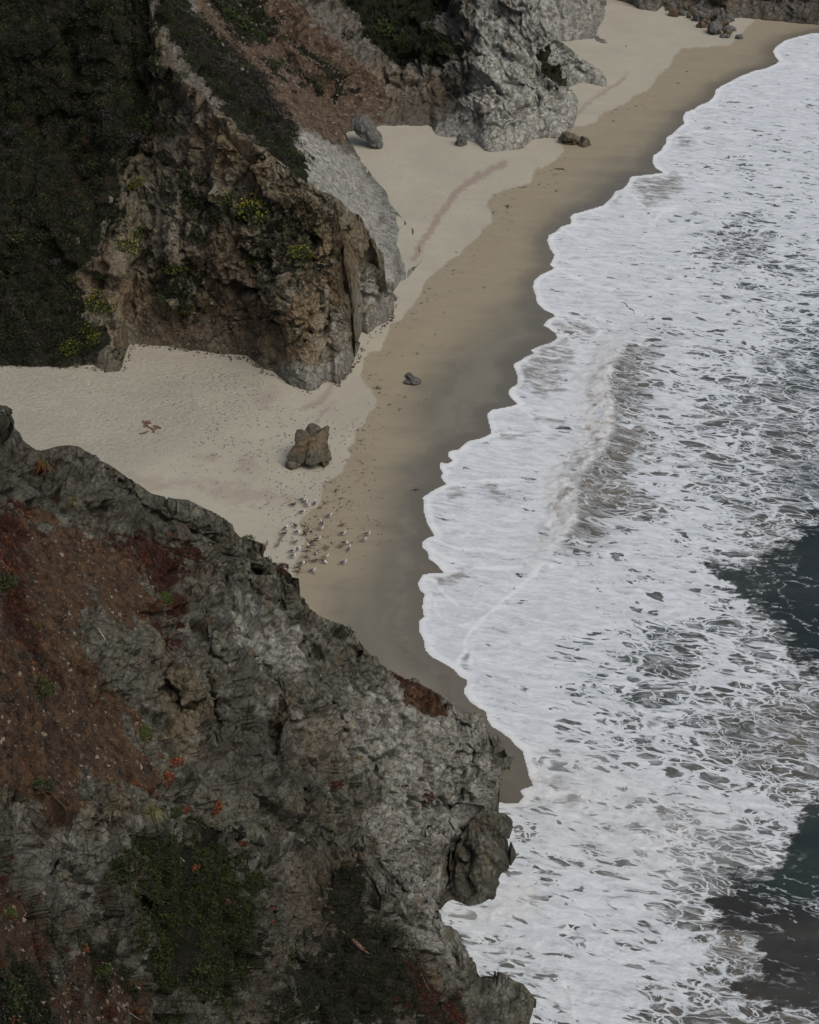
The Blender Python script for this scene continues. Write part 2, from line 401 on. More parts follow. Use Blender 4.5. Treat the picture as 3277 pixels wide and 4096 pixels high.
def pmask(PX, PY, polys, wdt, nz=None, amp=0.):
    r = np.zeros(PX.shape, f32)
    for pl in polys:
        xs = [q[0] for q in pl]; ys = [q[1] for q in pl]; mg = wdt * 2 + amp * 2 + 5
        b = (PX > min(xs) - mg) & (PX < max(xs) + mg) & (PY > min(ys) - mg) & (PY < max(ys) + mg)
        if not b.any(): continue
        d = sdpoly(PX[b], PY[b], pl)
        if nz is not None: d = d + nz[b] * amp
        r[b] = np.maximum(r[b], smooth(-wdt, wdt, d))
    return r

# ---------------- near cliff
NSIL = ([(-400, 1560), (-200, 1600), (0, 1632), (20, 1636), (43, 1670)] + p3((60,720),(85,745),(90,770),(120,795),(150,815),(172,818),(200,812),(240,800),(290,795),(330,800),(380,830),(410,855),(450,872),(480,890),(520,920),(580,960),(640,1000),(730,1020),(790,1025),(870,1065),(900,1077))
 + p5((930,22),(960,50),(985,78),(1010,105),(1040,112),(1060,115),(1085,125),(1110,132),(1130,180),(1150,205),(1200,240),(1228,265),(1240,300),(1242,335),(1270,360),(1295,400),(1330,430),(1400,460),(1450,475),(1480,500),(1520,560),(1560,600),(1600,640),(1640,665),(1680,690),(1725,705))
 + p6((25,708),(60,730),(100,750),(130,770),(170,800),(200,830),(245,840),(300,845),(318,870),(340,935),(388,975)))
def with_y(pl, ys):
    a = np.array(ys, float); return [(x, y, float(np.interp(x, a[:, 0], a[:, 1]))) for x, y in pl]
NEAR_SOIL = [pf((-60,1090),(70,1085),(160,1110),(260,1125),(330,1170),(330,1240),(290,1330),(240,1330),(200,1270),(150,1400),(200,1430),(300,1500),(310,1580),(360,1640),(300,1680),(200,1640),(130,1700),(60,1660),(-60,1640)),
             pf((-60,1850),(60,1900),(100,2000),(160,2070),(160,2200),(-60,2200)), pf((170,1960),(220,1990),(300,2100),(280,2200),(180,2200),(150,2060))]
nd = rock_disp(.85, (.8, .6, 1.0), 3, .9, (NEAR_SOIL, 45, .72), (.95, .3), .9)
CN = [(p8((195,330),(172,420),(165,500)), 26, 2.2),(p5((850,430),(865,520),(875,600),(865,680),(885,760),(880,850),(920,900),(900,980)), 20, 2.2), (p5((940,350),(1000,430),(1050,520),(1120,580),(1200,560)), 11, .9), (p5((880,590),(960,640),(1050,670),(1130,690),(1180,760),(1160,880),(1165,960),(1150,1077)), 14, 1.5),
      (p5((1030,180),(1040,300),(1100,370),(1200,420),(1240,520),(1300,600),(1330,700),(1400,820),(1440,900),(1400,1000)), 22, 1.9), (p5((960,780),(970,880),(960,1000),(980,1077)), 14, 1.3), (p5((820,230),(780,300),(780,400),(700,540),(690,650),(640,780),(620,860)), 30, 1.3),
      (p5((740,860),(830,830),(880,880),(860,960),(850,1060)), 22, 1.8), (p5((1480,560),(1460,650),(1500,700),(1540,800),(1500,900),(1490,1000)), 13, 1.2), (p5((1290,420),(1260,480),(1290,520),(1340,600)), 16, 1.2), (p5((1150,430),(1190,520),(1260,560)), 10, .8),
      (p7((1310,60),(1300,180),(1340,280),(1450,330),(1540,300),(1600,400),(1640,540),(1700,600)), 42, 3.0), (p7((1100,200),(1130,280),(1160,340),(1100,430),(1160,560),(1150,700),(1180,760)), 20, 1.5), (p7((540,300),(530,420),(520,540),(600,620)), 18, 1.2),
      (p7((60,400),(110,500),(200,640),(280,760),(310,880),(330,1000)), 20, -.7), (p7((340,540),(430,640),(500,760)), 16, 1.2), (p7((400,180),(360,300),(250,330),(240,420)), 18, 1.1), (p7((1440,180),(1500,260),(1480,330)), 20, 1.4), (p7((1130,870),(1240,900),(1250,1000)), 20, 1.2), (p7((1250,760),(1420,880),(1600,960)), 24, 1.6),
      (p5((520,420),(600,560),(620,700),(560,800)), 34, 1.0), (p5((1000,480),(1100,600),(1230,720),(1330,900)), 36, -1.3), (p5((780,560),(770,700),(800,820)), 34, -1.4), (p5((1560,760),(1590,960),(1620,1077)), 48, -1.4), (p5((1040,800),(1050,960),(1080,1077)), 38, -1.3),
      (p8((0,60),(30,250),(20,450),(60,640)), 50, -1.3), (p8((240,-20),(210,90),(165,200),(150,300)), 16, 1.3), (p8((100,150),(60,250),(120,330),(150,370)), 13, 1.2), (p8((300,-100),(290,0),(320,100)), 13, 1.2), (p8((-60,600),(30,680),(110,700)), 14, 1.), (p8((130,900),(240,880),(285,870)), 12, .9), (p8((-50,800),(100,830),(160,860)), 12, 1.), (p8((60,1077),(180,950),(270,900)), 14, 1.)]
T1 = [(-400,3100,45),(0,3130,53),(300,3200,58),(600,3270,63.5),(1000,3300,72),(1250,3340,77),(1450,3400,81),(1600,3480,84),(1690,3560,86),(1749,3640,87)]
LOBE = with_y(p8((130,640),(150,670),(188,730),(240,778),(285,828),(300,856),(340,847),(400,862),(440,893),(480,907),(510,945),(530,970)), [(1760,88),(1908,87.5),(2060,85.8),(2142,85.2)])
L1 = face([(-400,4400,36),(0,4400,39.5),(600,4400,51),(1000,4400,59),(1400,4400,67),(1700,4400,73),(1900,4400,77.2),(2040,4380,None),(2095,4300,None),(2120,4130,None),(2140,4010,None)], T1 + LOBE, -400, 2142, nd, seed=1, skirt=9, fade=8., sden=1.6, cuts=CN)
T1b = [(x, r + 60, y + j) for (x, r, y), j in zip(T1, (.6, 1, 1.2, .8, .8, .8, 1.2, 2.2, 4.2, 6.6))]
T2 = [(-400,1960,70),(0,2040,80),(150,2085,83.5),(320,2120,86),(470,2140,87.5),(620,2178,89.5),(740,2232,91),(820,2260,92.5),(900,2300,94),(1000,2300,95.5),(1100,2300,96.5),(1172,2340,98)]
CR_Y = [(-400,83),(0,93),(195,94.5),(390,95.5),(700,97),(1000,98.5),(1300,99.5),(1640,100.5),(1870,101.8),(1932,102.4),(2010,103.4)]
L2 = face(T1b + [(1770,3640,94.2),(1800,3600,94.8)] + [(1880,3560,95.6),(1960,3420,98.6)] + [(1975,3330,None),(1990,3250,None),(2004,3050,104.2)], T2 + with_y([q for q in NSIL if q[0] > 1180], CR_Y), -400, 2004, nd, seed=2, sden=1.25, cuts=CN,
          bulge=[(1860,3420,60,150,3.2),(1800,3100,90,200,-1.0),(1640,3000,110,260,-1.5),(1500,2950,60,300,1.5),(1380,3300,90,260,2.),(1050,2950,80,350,1.8),(900,2700,60,300,-1.5),(1250,2750,150,120,-1.2),(640,2750,90,300,1.5),(1240,3150,110,200,-1.8),(300,2600,180,300,-1.),(850,3100,110,200,-1.2)])
L2b = face(G_(p8((170,575),(230,592),(290,600),(400,598),(440,588),(457,560),(462,500),(472,450),(482,430))), with_y(p8((170,440),(195,340),(225,275),(250,240),(300,190),(345,168),(372,186),(392,205),(415,243),(425,300),(445,343),(458,383),(476,396),(483,425)), [(1800,97.),(1900,98.6),(2000,101),(2060,100.2),(2096,98.5)]), 1801, 2096, rock_disp(.7, (1,1,1), 30, 1.4), skirt=6, seed=5, bulge=[(1900,3400,50,80,-.8)], fade=1.5)
T2b = [(x, r + 60, y + j) for (x, r, y), j in zip(T2, (3, 3.2, 3.2, 3, 2.8, 2.6, 2.4, 2.2, 1.8, 1.4, 1.0, .7))]
L3 = face(T2b + [(1260, 2500, 98.9)], with_y([q for q in NSIL if q[0] < 1230] + [(1240, 2460)], CR_Y), -400, 1240, nd, seed=3, bulge=[(560,2050,60,200,1.),(300,1950,120,100,-.8),(950,2200,60,120,-.8)])
ROCKLOW = face(G_(p8((285,625),(330,650),(370,656),(402,640),(410,615))), with_y(p8((285,600),(310,588),(350,585),(380,598),(405,610)), [(1900,94.5),(2030,94.6)]), 1908, 2026, rock_disp(.4, (1,1,1), 33, 2.), skirt=2, seed=6, fade=.6, rough=.0)
def near_masks(G, PX, PY, nz, CR, GZ):
    soil = pmask(PX, PY, NEAR_SOIL, 60, nz, 190)
    soil = np.maximum(soil, pmask(PX, PY, [p6((-40,700),(30,712),(130,770),(150,850),(60,870),(-20,800))], 14, nz, 40) * .8)
    pale = pmask(PX, PY, [pf((700,1480),(850,1440),(960,1480),(1040,1560),(1040,1690),(930,1790),(920,1900),(980,2000),(900,2010),(820,1900),(790,1750),(820,1650),(740,1600)), pf((560,1300),(640,1330),(640,1500),(740,1560),(600,1520),(480,1300)), ], 60, nz, 220) * .66
    pale = np.maximum(pale, .3 * pmask(PX, PY, [pf((20,1700),(120,1700),(250,1850),(180,1950),(60,1850))], 40, nz, 140))
    ochre = pmask(PX, PY, [pf((330,1370),(450,1440),(440,1600),(340,1560)), pf((580,1800),(760,1800),(760,1930),(640,1960)), pf((640,1500),(740,1530),(700,1640),(620,1600)), pf((190,1640),(280,1650),(260,1740),(200,1760))], 40, nz, 120) * .55
    nf = nz + .8 * fbm(G[..., 0], G[..., 1], G[..., 2], 1.7, 3, 57)
    veg = pmask(PX, PY, NVEG, 60, nf, 150) * .85
    red = pmask(PX, PY, NRED, 40, nf, 110) * .8
    wet = pmask(PX, PY, [p8((170,280),(150,400),(120,560),(200,600),(290,600),(420,580),(440,500),(260,470),(230,400),(210,300))], 12, nz, 30) * .6  # hollow beside the foot block: shadow painted in on wet dark rock
    wet = np.maximum(wet, .5 * pmask(PX, PY, [pf((-60,1750),(120,1800),(240,1740),(330,1800),(600,1750),(800,1850),(1000,2170),(-60,2170)), pf((420,1500),(560,1480),(700,1620),(720,1760),(560,1740),(440,1640))], 60, nz, 260))  # lower left: vignette darkening painted into the rock, along with dark lichen
    wet = np.maximum(wet, smooth(1.6, .2, G[..., 2] + nz * 1.2) * (G[..., 0] > 0) * .8)
    wet = np.maximum(wet, .5 * pmask(PX, PY, [pf((-60,850),(30,900),(100,940),(330,1040),(480,1110),(400,1160),(230,1110),(60,1060),(-60,1050))], 25, nz, 60))
    wet = np.maximum(wet, (1 - CR) * .35)
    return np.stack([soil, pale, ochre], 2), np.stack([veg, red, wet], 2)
NVEG = [pf((300,1790),(420,1760),(520,1800),(550,1930),(540,2040),(480,2110),(330,2080),(300,1950)), pf((690,1830),(760,1830),(820,1960),(900,2060),(940,2160),(700,2160),(560,2160),(620,2050),(700,1960)), pf((-60,2000),(70,2060),(120,2200),(-60,2200)), pf((150,1950),(230,1990),(250,2050),(170,2010))]
NRED = [pf((225,1120),(300,1120),(380,1150),(420,1175),(385,1200),(360,1240),(320,1220),(260,1160)), pf((330,1240),(385,1260),(395,1320),(370,1340),(340,1300)), p6((-30,700),(25,708),(110,755),(130,790),(80,800),(20,760)), pf((0,1060),(40,1075),(60,1120),(40,1180),(60,1300),(120,1420),(90,1430),(30,1320),(-10,1180)), p8((10,800),(110,880),(190,1040),(210,1100),(100,1100),(20,950))]
near_mat = rock_mat('near cliff rock', (.138, .140, .108), (.042, .043, .031), (.30, .305, .245), (.112, .108, .085), 1.0)
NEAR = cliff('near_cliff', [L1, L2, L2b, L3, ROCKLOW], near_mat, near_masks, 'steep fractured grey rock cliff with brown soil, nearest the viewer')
# hillside under and beside the viewpoint, outside the picture; raised to block sky light
class Field:
    def __init__(s, pts, c=1.5):
        P = np.array(pts, float); s.P = P; s.c = c
        D = np.sqrt((P[:, None, 0] - P[None, :, 0]) ** 2 + (P[:, None, 1] - P[None, :, 1]) ** 2 + c * c)
        n = len(P); A = np.zeros((n + 3, n + 3)); A[:n, :n] = -D; A[:n, n] = 1; A[:n, n + 1:] = P[:, :2]; A[n, :n] = 1; A[n + 1:, :n] = P[:, :2].T
        s.w = np.linalg.solve(A, np.concatenate([P[:, 2], [0, 0, 0]]))
    def __call__(s, X, Y):
        z = s.w[-3] + s.w[-2] * X + s.w[-1] * Y
        for (x, y, _), wt in zip(s.P, s.w[:-3]): z = z - wt * np.sqrt((X - x) ** 2 + (Y - y) ** 2 + s.c ** 2)
        return z
hf = Field([(0,0,86.5),(0,-12,98),(0,-40,128),(-30,0,108),(-40,-40,150),(-90,-40,170),(-100,30,150),(-12,20,72),(0,18,66),(15,0,70),(30,0,50),(45,-30,62),(40,-70,100),(60,20,5),(45,20,8),(25,25,26),(-14,36,48),(-6,36,46),(4,38,42),(16,42,20),(22,60,2),(-26,60,66),(-45,60,90),(-28,80,54),(-45,95,66),(-70,90,110),(-32,95,38),(-36,115,10),(-60,120,40),(-80,0,135)])
xs, ys = np.linspace(-110, 60, 100), np.linspace(-80, 122, 120); X, Y = np.meshgrid(xs, ys, indexing='ij'); Z = hf(X, Y) + 1.5 * fbm(X, Y, X * 0, .09, 4, 77)
Z = np.where(np.hypot(X, Y) < 8, np.minimum(Z, 87.2), Z)
px, py = project(np.stack([X, Y, Z], 2)); vis = (Y > 12) & (px > -330) & (px < 3700) & (py < 4380)
V = np.stack([X, Y, Z], 2).reshape(-1, 3); Fq = grid_faces(len(xs), len(ys)); kp = ((Z > -1) & ~vis).ravel()[Fq].all(1)
V, Fq = compact(V, Fq, kp)
me = np_mesh('near_hillside', V, Fq); add_attr(me, 'ma', np.tile([.8, 0, 0], (len(V), 1))); add_attr(me, 'mb', np.tile([.3, 0, 0], (len(V), 1)))
o = link('near_hillside', me, mat=near_mat); o['kind'] = 'structure'

# ---------------- headland
HB = p3((-300,440),(-100,450),(0,455),(100,462),(200,465),(300,470),(380,465),(430,490),(500,482),(512,478),(522,455),(530,400),(545,368),(600,372),(720,385),(850,405),(950,415),(1040,425),(1070,455),(1110,480),(1150,490),(1170,520),(1210,550),(1290,570),(1330,565),(1365,535),(1385,522),(1420,540),(1440,512),(1470,480),(1498,440))
HSIL = [(-400, -500), (420, -500), (520, -300)] + p1((600,-80),(625,0),(640,60),(656,130),(672,200),(695,255),(740,310),(780,350),(830,385),(862,405),(885,445),(905,470),(960,505),(985,540),(1030,580),(1070,605),(1110,625),(1160,665),(1220,712),(1290,770),(1340,800),(1400,820))
HS1 = with_y(HSIL, [(-400,206),(0,206),(500,206),(600,199),(625,195.5),(742,187),(860,181.5),(951,179),(1100,177),(1216,175.5),(1331,174.5)]) + with_y([(1352,860),(1372,960),(1390,1070),(1404,1180),(1415,1300),(1426,1430)], [(1331,174.5),(1400,174.),(1426,172.8)])
HVEG = [pf((-80,-60),(330,-60),(330,60),(320,150),(350,210),(300,300),(250,380),(240,470),(180,540),(170,640),(215,700),(200,760),(120,775),(-80,790))]
hd = rock_disp(.72, (.8, .6, .9), 40, .8, (HVEG, 60, .3), (.1, -1.), .9)
H1 = face(G_(HB), HS1, -400, 1427, hd, seed=11, skirt=16, fade=4., rough=.016, bulge=[(700,1000,70,350,-1.8),(900,1100,90,300,.9),(1150,1200,90,300,-1.6),(560,1150,60,200,1.8),(300,900,200,400,1.5),(1330,1250,40,150,-.8)],
          cuts=[(p1((740,560),(750,700),(762,900),(770,1040)), 14, 1.4), (p1((850,720),(860,860),(830,960)), 14, 1.), (p1((640,560),(560,700),(500,760),(480,900),(440,1000)), 30, 2.2), (p3((430,60),(420,200),(470,300)), 24, 1.5), (p1((260,100),(330,350),(280,600),(350,800)), 40, 2.), (p1((120,300),(180,600),(120,850)), 40, 1.8), (p1((720,640),(735,800),(740,930)), 26, -1.5), (p3((1140,470),(1180,380),(1290,330),(1380,240)), 13, 1.2), (p3((1090,100),(1110,250),(1080,330)), 18, 1.1), (p3((1310,-60),(1290,100),(1350,200)), 16, 1.1), (p3((850,60),(830,200),(880,280)), 20, .9), (p1((560,80),(560,260),(600,420)), 30, 1.6)])
H2 = face([(1290,1420,173.)] + [(1390,1410,173.5),(1424,1400,177.)] + G_(p3((1503,312),(1530,325),(1550,340),(1580,300),(1640,270),(1662,240),(1668,200))), with_y(p1((1370,830),(1400,822),(1440,850),(1475,895),(1482,925),(1510,945),(1540,985),(1565,1020),(1582,1060)) + p3((1605,85),(1612,110),(1640,135),(1660,165),(1668,190)), [(1300,175.2),(1400,177.5),(1430,179),(1500,182),(1587,186.2)]), 1300, 1587, hd, seed=12, skirt=7, fade=3.)
def head_masks(G, PX, PY, nz, CR, GZ):
    veg = pmask(PX, PY, HVEG, 40, nz, 150)
    veg = np.maximum(veg, pmask(PX, PY, HV2, 40, nz, 170) * .55)
    soil = .85 * pmask(PX, PY, [pf((400,480),(520,480),(540,600),(600,700),(420,700),(400,560)), pf((240,640),(420,640),(560,700),(540,760),(400,735),(250,715)), pf((330,80),(400,170),(420,220),(360,260),(330,180)), pf((170,540),(230,500),(240,600),(200,640))], 25, nz, 110)
    ochre = pmask(PX, PY, [pf((380,190),(520,300),(620,400),(760,500),(740,620),(700,700),(600,780),(520,760),(520,640),(640,600),(560,420),(400,330)), pf((250,580),(330,600),(420,680),(300,720),(230,680))], 35, nz, 120) * .95
    wetm = pmask(PX, PY, [p3((1400,-100),(1480,-100),(1500,300),(1430,330),(1400,100))], 20, nz, 60) * .35
    pale = pmask(PX, PY, [p3((1330,260),(1450,200),(1480,330),(1480,480),(1300,590),(1150,560),(1150,470),(1300,400)), p3((1500,60),(1620,60),(1690,200),(1560,360),(1500,300))], 25, nz, 60) * .55
    wet = np.maximum((1 - CR) * .22, wetm); wet = np.maximum(wet, smooth(2.2, .3, G[..., 2] - GZ + nz) * .5)
    red = pmask(PX, PY, [pf((90,230),(200,300),(190,420),(110,430)), pf((545,570),(575,580),(565,600))], 30, nz, 260) * .45
    return np.stack([soil, pale, ochre], 2), np.stack([veg, red, wet], 2)
HV2 = [pf((480,410),(600,410),(680,430),(700,540),(600,620),(520,560),(520,480)), pf((370,380),(440,400),(470,470),(400,460)), pf((340,560),(410,560),(410,660),(350,650))]
head_mat = rock_mat('headland rock', (.205, .192, .142), (.095, .085, .060), (.34, .325, .25), (.20, .168, .112), .75, (.060, .048, .032), (.17, .13, .088))
HEAD = cliff('headland', [H1, H2], head_mat, head_masks, 'dark bushy headland with a brown rock nose standing on the sand')

# ---------------- back cliffs: pale slab and scree gully, grey headland and its ribs
SLAB = [pf((640,270),(700,300),(740,330),(790,380),(830,430),(890,520),(890,600),(800,600),(760,500),(700,420),(640,380),(600,330))]
SCREE = [pf((400,-60),(560,-60),(720,100),(800,180),(800,250),(740,300),(690,290),(600,250),(500,130),(420,40))]
KT1 = [(200,-500,262),(600,-500,262),(760,-300,256),(900,-60,246),(1064,150,238),(1216,330,232),(1330,470,232)] + G_([(1390,553),(1415,590),(1463,665),(1502,720),(1540,760),(1562,817),(1617,880),(1652,915),(1664,960),(1680,1000),(1684,1040)])
K1 = face([(200,300,203),(600,250,202),(700,400,196),(800,480,192),(951,650,187),(1100,760,184),(1216,850,183),(1331,920,181),(1440,1040,181.5),(1520,1150,184),(1560,1130,187),(1600,1115,191)] + G_([(1626,1118),(1660,1075),(1684,1046)]), KT1, 200, 1684,
          rock_disp(.8, (.8, .6, .9), 60, .8, (SCREE + SLAB, 40, .7)), seed=21, skirt=4, rough=.01, fade=2.5)
KF2 = [(600,100,250),(900,60,246),(1064,220,237.5),(1216,400,231.5),(1330,500,233)] + G_([(1397,530),(1444,509),(1520,505),(1720,504),(1738,540),(1824,556),(1900,570),(1935,602),(1967,610),(2014,604),(2090,593),(2132,560),(2185,551),(2232,553),(2270,547),(2303,498),(2310,446)])
KT2 = with_y([(600,-600),(1400,-600),(1560,-400),(1700,-180)] + p2((100,-60),(230,0),(300,60),(380,110),(430,150),(480,205),(530,255),(560,305),(600,342),(640,352),(680,376),(700,400),(707,430)), [(600,300),(1400,290),(1560,282),(1700,268),(1856,250),(2038,245),(2170,242.5),(2310,247)])
K2 = face(KF2, KT2, 600, 2310, rock_disp(.9, (.8, .6, .9), 64, .8), seed=22, skirt=6, rough=.012, fade=3., cuts=[(p2((225,105),(330,185),(430,262),(520,335),(610,392),(690,450)), 9, 1.3), (p2((235,190),(350,280),(460,365),(540,425)), 9, 1.2), (p2((270,20),(380,130),(450,215)), 9, 1.1), (p2((280,300),(370,380),(440,440)), 8, 1.), (p2((560,420),(640,470),(700,500)), 8, .9), (p2((690,410),(560,325),(450,185),(370,115),(300,70)), 12, 1.6), (p2((250,330),(240,400),(285,520)), 16, 1.6), (p2((540,395),(556,470),(560,560)), 9, 1.2), (p2((470,480),(530,430),(545,390)), 9, 1.1), (p2((130,280),(150,400),(110,520)), 18, 1.6), (p2((400,300),(450,380),(520,400)), 8, .7), (p2((330,150),(420,240),(500,330)), 9, .8)], bulge=[(1500,400,80,120,2.),(1700,300,70,200,-2),(1800,450,60,100,1.5),(2000,350,120,200,-1.5),(2150,430,60,80,1.2)])
K3 = face([(1600,300,256),(2150,420,248),(2290,400,252)] + G_([(2307,336),(2341,330),(2398,346),(2427,349)]), with_y([(1600,-450),(1900,-300)] + p2((430,-90),(500,0),(540,60),(575,110),(610,155),(650,182),(710,232),(760,268),(800,294),(826,322),(831,345)), [(1600,285),(1900,275),(2060,262),(2190,257),(2427,256)]), 1600, 2427, rock_disp(.8, (.8, .6, .9), 66, .9), seed=23, skirt=5, fade=2., rough=.008)
K4 = face([(1800,0,276),(2200,180,272)] + G_(p2((655,175),(700,168),(760,163),(785,170),(800,188),(850,207),(905,210),(914,190))), with_y([(1800,-500),(2250,-450),(2360,-150)] + p2((800,-50),(822,-10),(832,30),(850,62),(880,97),(905,130),(914,178)), [(1800,300),(2250,300),(2400,292),(2505,280)]), 1800, 2505, rock_disp(.8, (.8, .6, .9), 68, .9), seed=24, skirt=6, fade=2., rough=.008, bulge=[(2420,120,25,70,1.2)])
def back_masks(G, PX, PY, nz, CR, GZ):
    soil = pmask(PX, PY, SCREE, 20, nz, 60)
    pale = np.maximum(.85 * pmask(PX, PY, SLAB, 15, nz, 30), pmask(PX, PY, [pf((1000,40),(1010,-60),(1140,-60),(1200,60),(1290,150),(1290,190),(1230,320),(1100,330),(1000,330),(920,285),(935,220),(1000,170),(1000,100)), pf((720,250),(770,240),(810,280),(800,320),(760,300))], 18, nz, 60))
    pale = np.maximum(pale, .7 * pmask(PX, PY, [pf((1060,-60),(1220,-60),(1340,70),(1330,120),(1200,100))], 20, nz, 60))
    veg = pmask(PX, PY, BVEG, 15, nz, 70) * .85
    ochre = pmask(PX, PY, [pf((700,100),(820,140),(960,160),(980,230),(880,260),(760,230)), pf((1040,-40),(1070,0),(1080,40),(1040,30))], 20, nz, 70) * .6
    wet = np.maximum((1 - CR) * .2, pmask(PX, PY, [pf((850,190),(980,190),(990,290),(900,262),(830,250)), pf((1190,165),(1215,185),(1225,176),(1195,150))], 10, nz, 40) * .5)
    wet = np.maximum(wet, smooth(1.5, .2, G[..., 2] - GZ + nz) * .35)
    return np.stack([soil, pale, ochre], 2), np.stack([veg, 0 * veg, wet], 2)
BVEG = [p1((640,0),(700,160),(860,340),(1000,540),(1200,700),(1290,770),(1290,700),(1150,430),(950,180),(780,0),(700,-100)), pf((430,-60),(530,-60),(590,70),(560,90),(520,100),(470,50)), pf((780,40),(880,50),(990,100),(900,140),(820,130)), pf((560,130),(640,150),(700,200),(640,180)), pf((560,-60),(700,-40),(760,60),(820,110),(900,60),(1000,-60)), pf((620,90),(720,150),(760,200),(700,180)), p1((560,-60),(760,60),(900,180),(1100,300),(1250,560),(1200,600),(1000,400),(800,200)), pf((560,250),(640,330),(640,385),(560,320)), pf((1130,110),(1180,140),(1190,180),(1150,170)), pf((1128,100),(1140,105),(1150,125),(1135,120))]
back_mat = rock_mat('grey back rock', (.19, .18, .158), (.07, .063, .052), (.34, .34, .30), (.16, .15, .12), .7, (.060, .044, .030), (.165, .115, .08))
BACK = cliff('back_cliffs', [K1, K2, K3, K4], back_mat, back_masks, 'pale grey slab, brown scree gully and grey headland behind the dark headland')
# ---------------- far cliff
FB = G_(pf((1230,-40),(1262,-16),(1290,-2),(1330,8),(1345,20),(1385,26),(1400,12),(1440,14),(1480,26),(1520,40),(1560,38),(1600,42),(1640,46),(1680,50),(1725,52),(1800,50),(1900,56)))
K5 = face(FB, [(2337,-500,310),(2600,-500,302),(3600,-500,300)], 2337, 3600, rock_disp(1.1, (.8, .6, .9), 80, .8), seed=31, skirt=10, fade=3.)
def far_masks(G, PX, PY, nz, CR, GZ):
    wet = np.clip((1 - CR) * .5 + smooth(1500 * 1.9, 1640 * 1.9, PX) * .4, 0, .8)
    ochre = pmask(PX, PY, [pf((1400,-20),(1560,-20),(1540,20),(1420,18))], 20, nz, 40) * .4
    return np.stack([0 * wet, 0 * wet, ochre], 2), np.stack([0 * wet, 0 * wet, wet], 2)
FAR = cliff('far_cliff', [K5], back_mat, far_masks, 'dark grey rock cliff closing the far end of the beach')

# ================================================================== SAND
def sheet(cols, rows):
    A, R = np.meshgrid(cols, rows, indexing='ij'); return A * R, R
cols_ = np.concatenate([np.linspace(-1.2, -.37, 25, endpoint=False), np.linspace(-.37, .37, 900), np.linspace(.38, 1.2, 25)])
te = np.linspace(-90 / 70., -90 / 345., 1200); rows_ = np.concatenate([np.linspace(8, 69, 25), -90 / te, np.geomspace(360, 6000, 30)])
X, Y = sheet(cols_, rows_); SD = shore(X, Y)
PX, PY = project(np.stack([X, Y, ground_z(X, Y, SD)], 2))
DRY = (p2((1480,60),(1430,110),(1350,190),(1300,195),(1200,200),(1150,205),(1120,230),(1095,280),(1040,330),(1030,350),(1000,385),(940,405),(930,425),(880,450),(830,470),(800,490),(790,510),(750,525),(700,530),(640,590),(655,630),(620,670),(580,700),(530,715),(520,740),(515,770),(440,790),(400,800),(340,830),(325,860),(345,890),(350,940),(310,965),(290,1000),(240,1040),(205,1077))
 + p4((200,0),(150,35),(110,70),(70,100),(50,160),(15,210),(0,225)) + p3((1690,265),(1645,290),(1630,330),(1615,370),(1600,400),(1565,405),(1530,430),(1530,460),(1520,500),(1530,530),(1560,560),(1585,600),(1580,640),(1550,665),(1540,700),(1500,740),(1490,790),(1465,810),(1475,840),(1450,880),(1440,910),(1400,935),(1360,955),(1355,1000),(1350,1040),(1310,1070))
 + p5((1275,30),(1260,50),(1275,70),(1270,90),(1285,120),(1270,170),(1240,220),(1235,260)) + [(1100, 2700), (1300, 3600)])
dry_poly = DRY + [(-2000, 3600), (-2000, -400), (3100, -400)]
nz = fbm(X, Y, X * 0, .9, 4, 21)
sdd = sdpoly(PX, PY, dry_poly)
dry = smooth(-2, 3, sdd + nz * 8)
# wet band: fraction of the way from the tide line to the swash
dw = np.maximum(SD, 0); ddr = np.maximum(-sdd, 0) / FP * 180
frac = dw / (dw + ddr * 1.2 + .01)
WETL = pf((1720,55),(1640,95),(1500,190),(1400,260),(1340,320),(1280,340),(1230,380),(1170,450),(1130,520),(1110,600),(1050,660),(960,720),(920,770),(870,810),(860,870),(850,950),(820,1010),(800,1080),(790,1150),(760,1210),(700,1250),(680,1320),(700,1700),(700,2400))
wetp = WETL + [(3600, 4560), (3600, -300)]
nw = fbm(X * .25 + Y * .1, Y * 1.2, X * 0, .35, 4, 22)
wetd = smooth(-110, 120, sdpoly(PX, PY, wetp) + nw * 80) * .85
gloss = smooth(3.2 + 2 * nz, .2, SD)
foot = .35 * dry * pmask(PX, PY, [pf((0,760),(560,760),(640,1000),(500,1080),(0,860)), pf((720,300),(1100,330),(1000,480),(850,600),(830,420))], 60, nz, 80)
foot = foot + pmask(PX, PY, [p3((700,560),(900,470),(1050,520),(1150,600),(1450,650),(1480,800),(1400,900),(1100,900),(900,850),(750,700)), pf((560,900),(780,860),(800,1150),(560,1200))], 60, nz, 120)
rip = pmask(PX, PY, [p3((-300,440),(500,360),(1000,420),(1200,580),(1000,700),(700,800),(500,900),(100,800),(-300,640))], 70)
LPH = [q for q in pf((1060,345),(1020,365),(985,385),(960,405),(945,430),(925,455),(905,490),(885,520),(872,545))]
st = smooth(22, 4, polydist(PX, PY, LPH) + nz * 18)
for L, wd in [(p2((700,490),(740,440),(800,400),(880,350),(920,310)), 12), (p3((1290,640),(1350,610),(1390,560),(1400,530)), 22), (p3((1330,700),(1360,660),(1400,620)), 8), (pf((665,1320),(680,1290),(685,1250),(720,1225),(790,1205)), 5)]:
    st = np.maximum(st, smooth(wd, 2, polydist(PX, PY, L) + nz * 14) * .8)
st = np.maximum(st, pmask(PX, PY, [p3((1080,590),(1150,580),(1140,630),(1080,640)), p3((830,830),(900,840),(920,850),(850,860)), p3((980,860),(1060,850),(1080,890),(1000,900)), p3((500,900),(700,940),(800,960),(640,990)), pf((380,1010),(560,1030),(640,1060),(480,1060))], 25, nz, 60) * .55)
Z = ground_z(X, Y, SD)
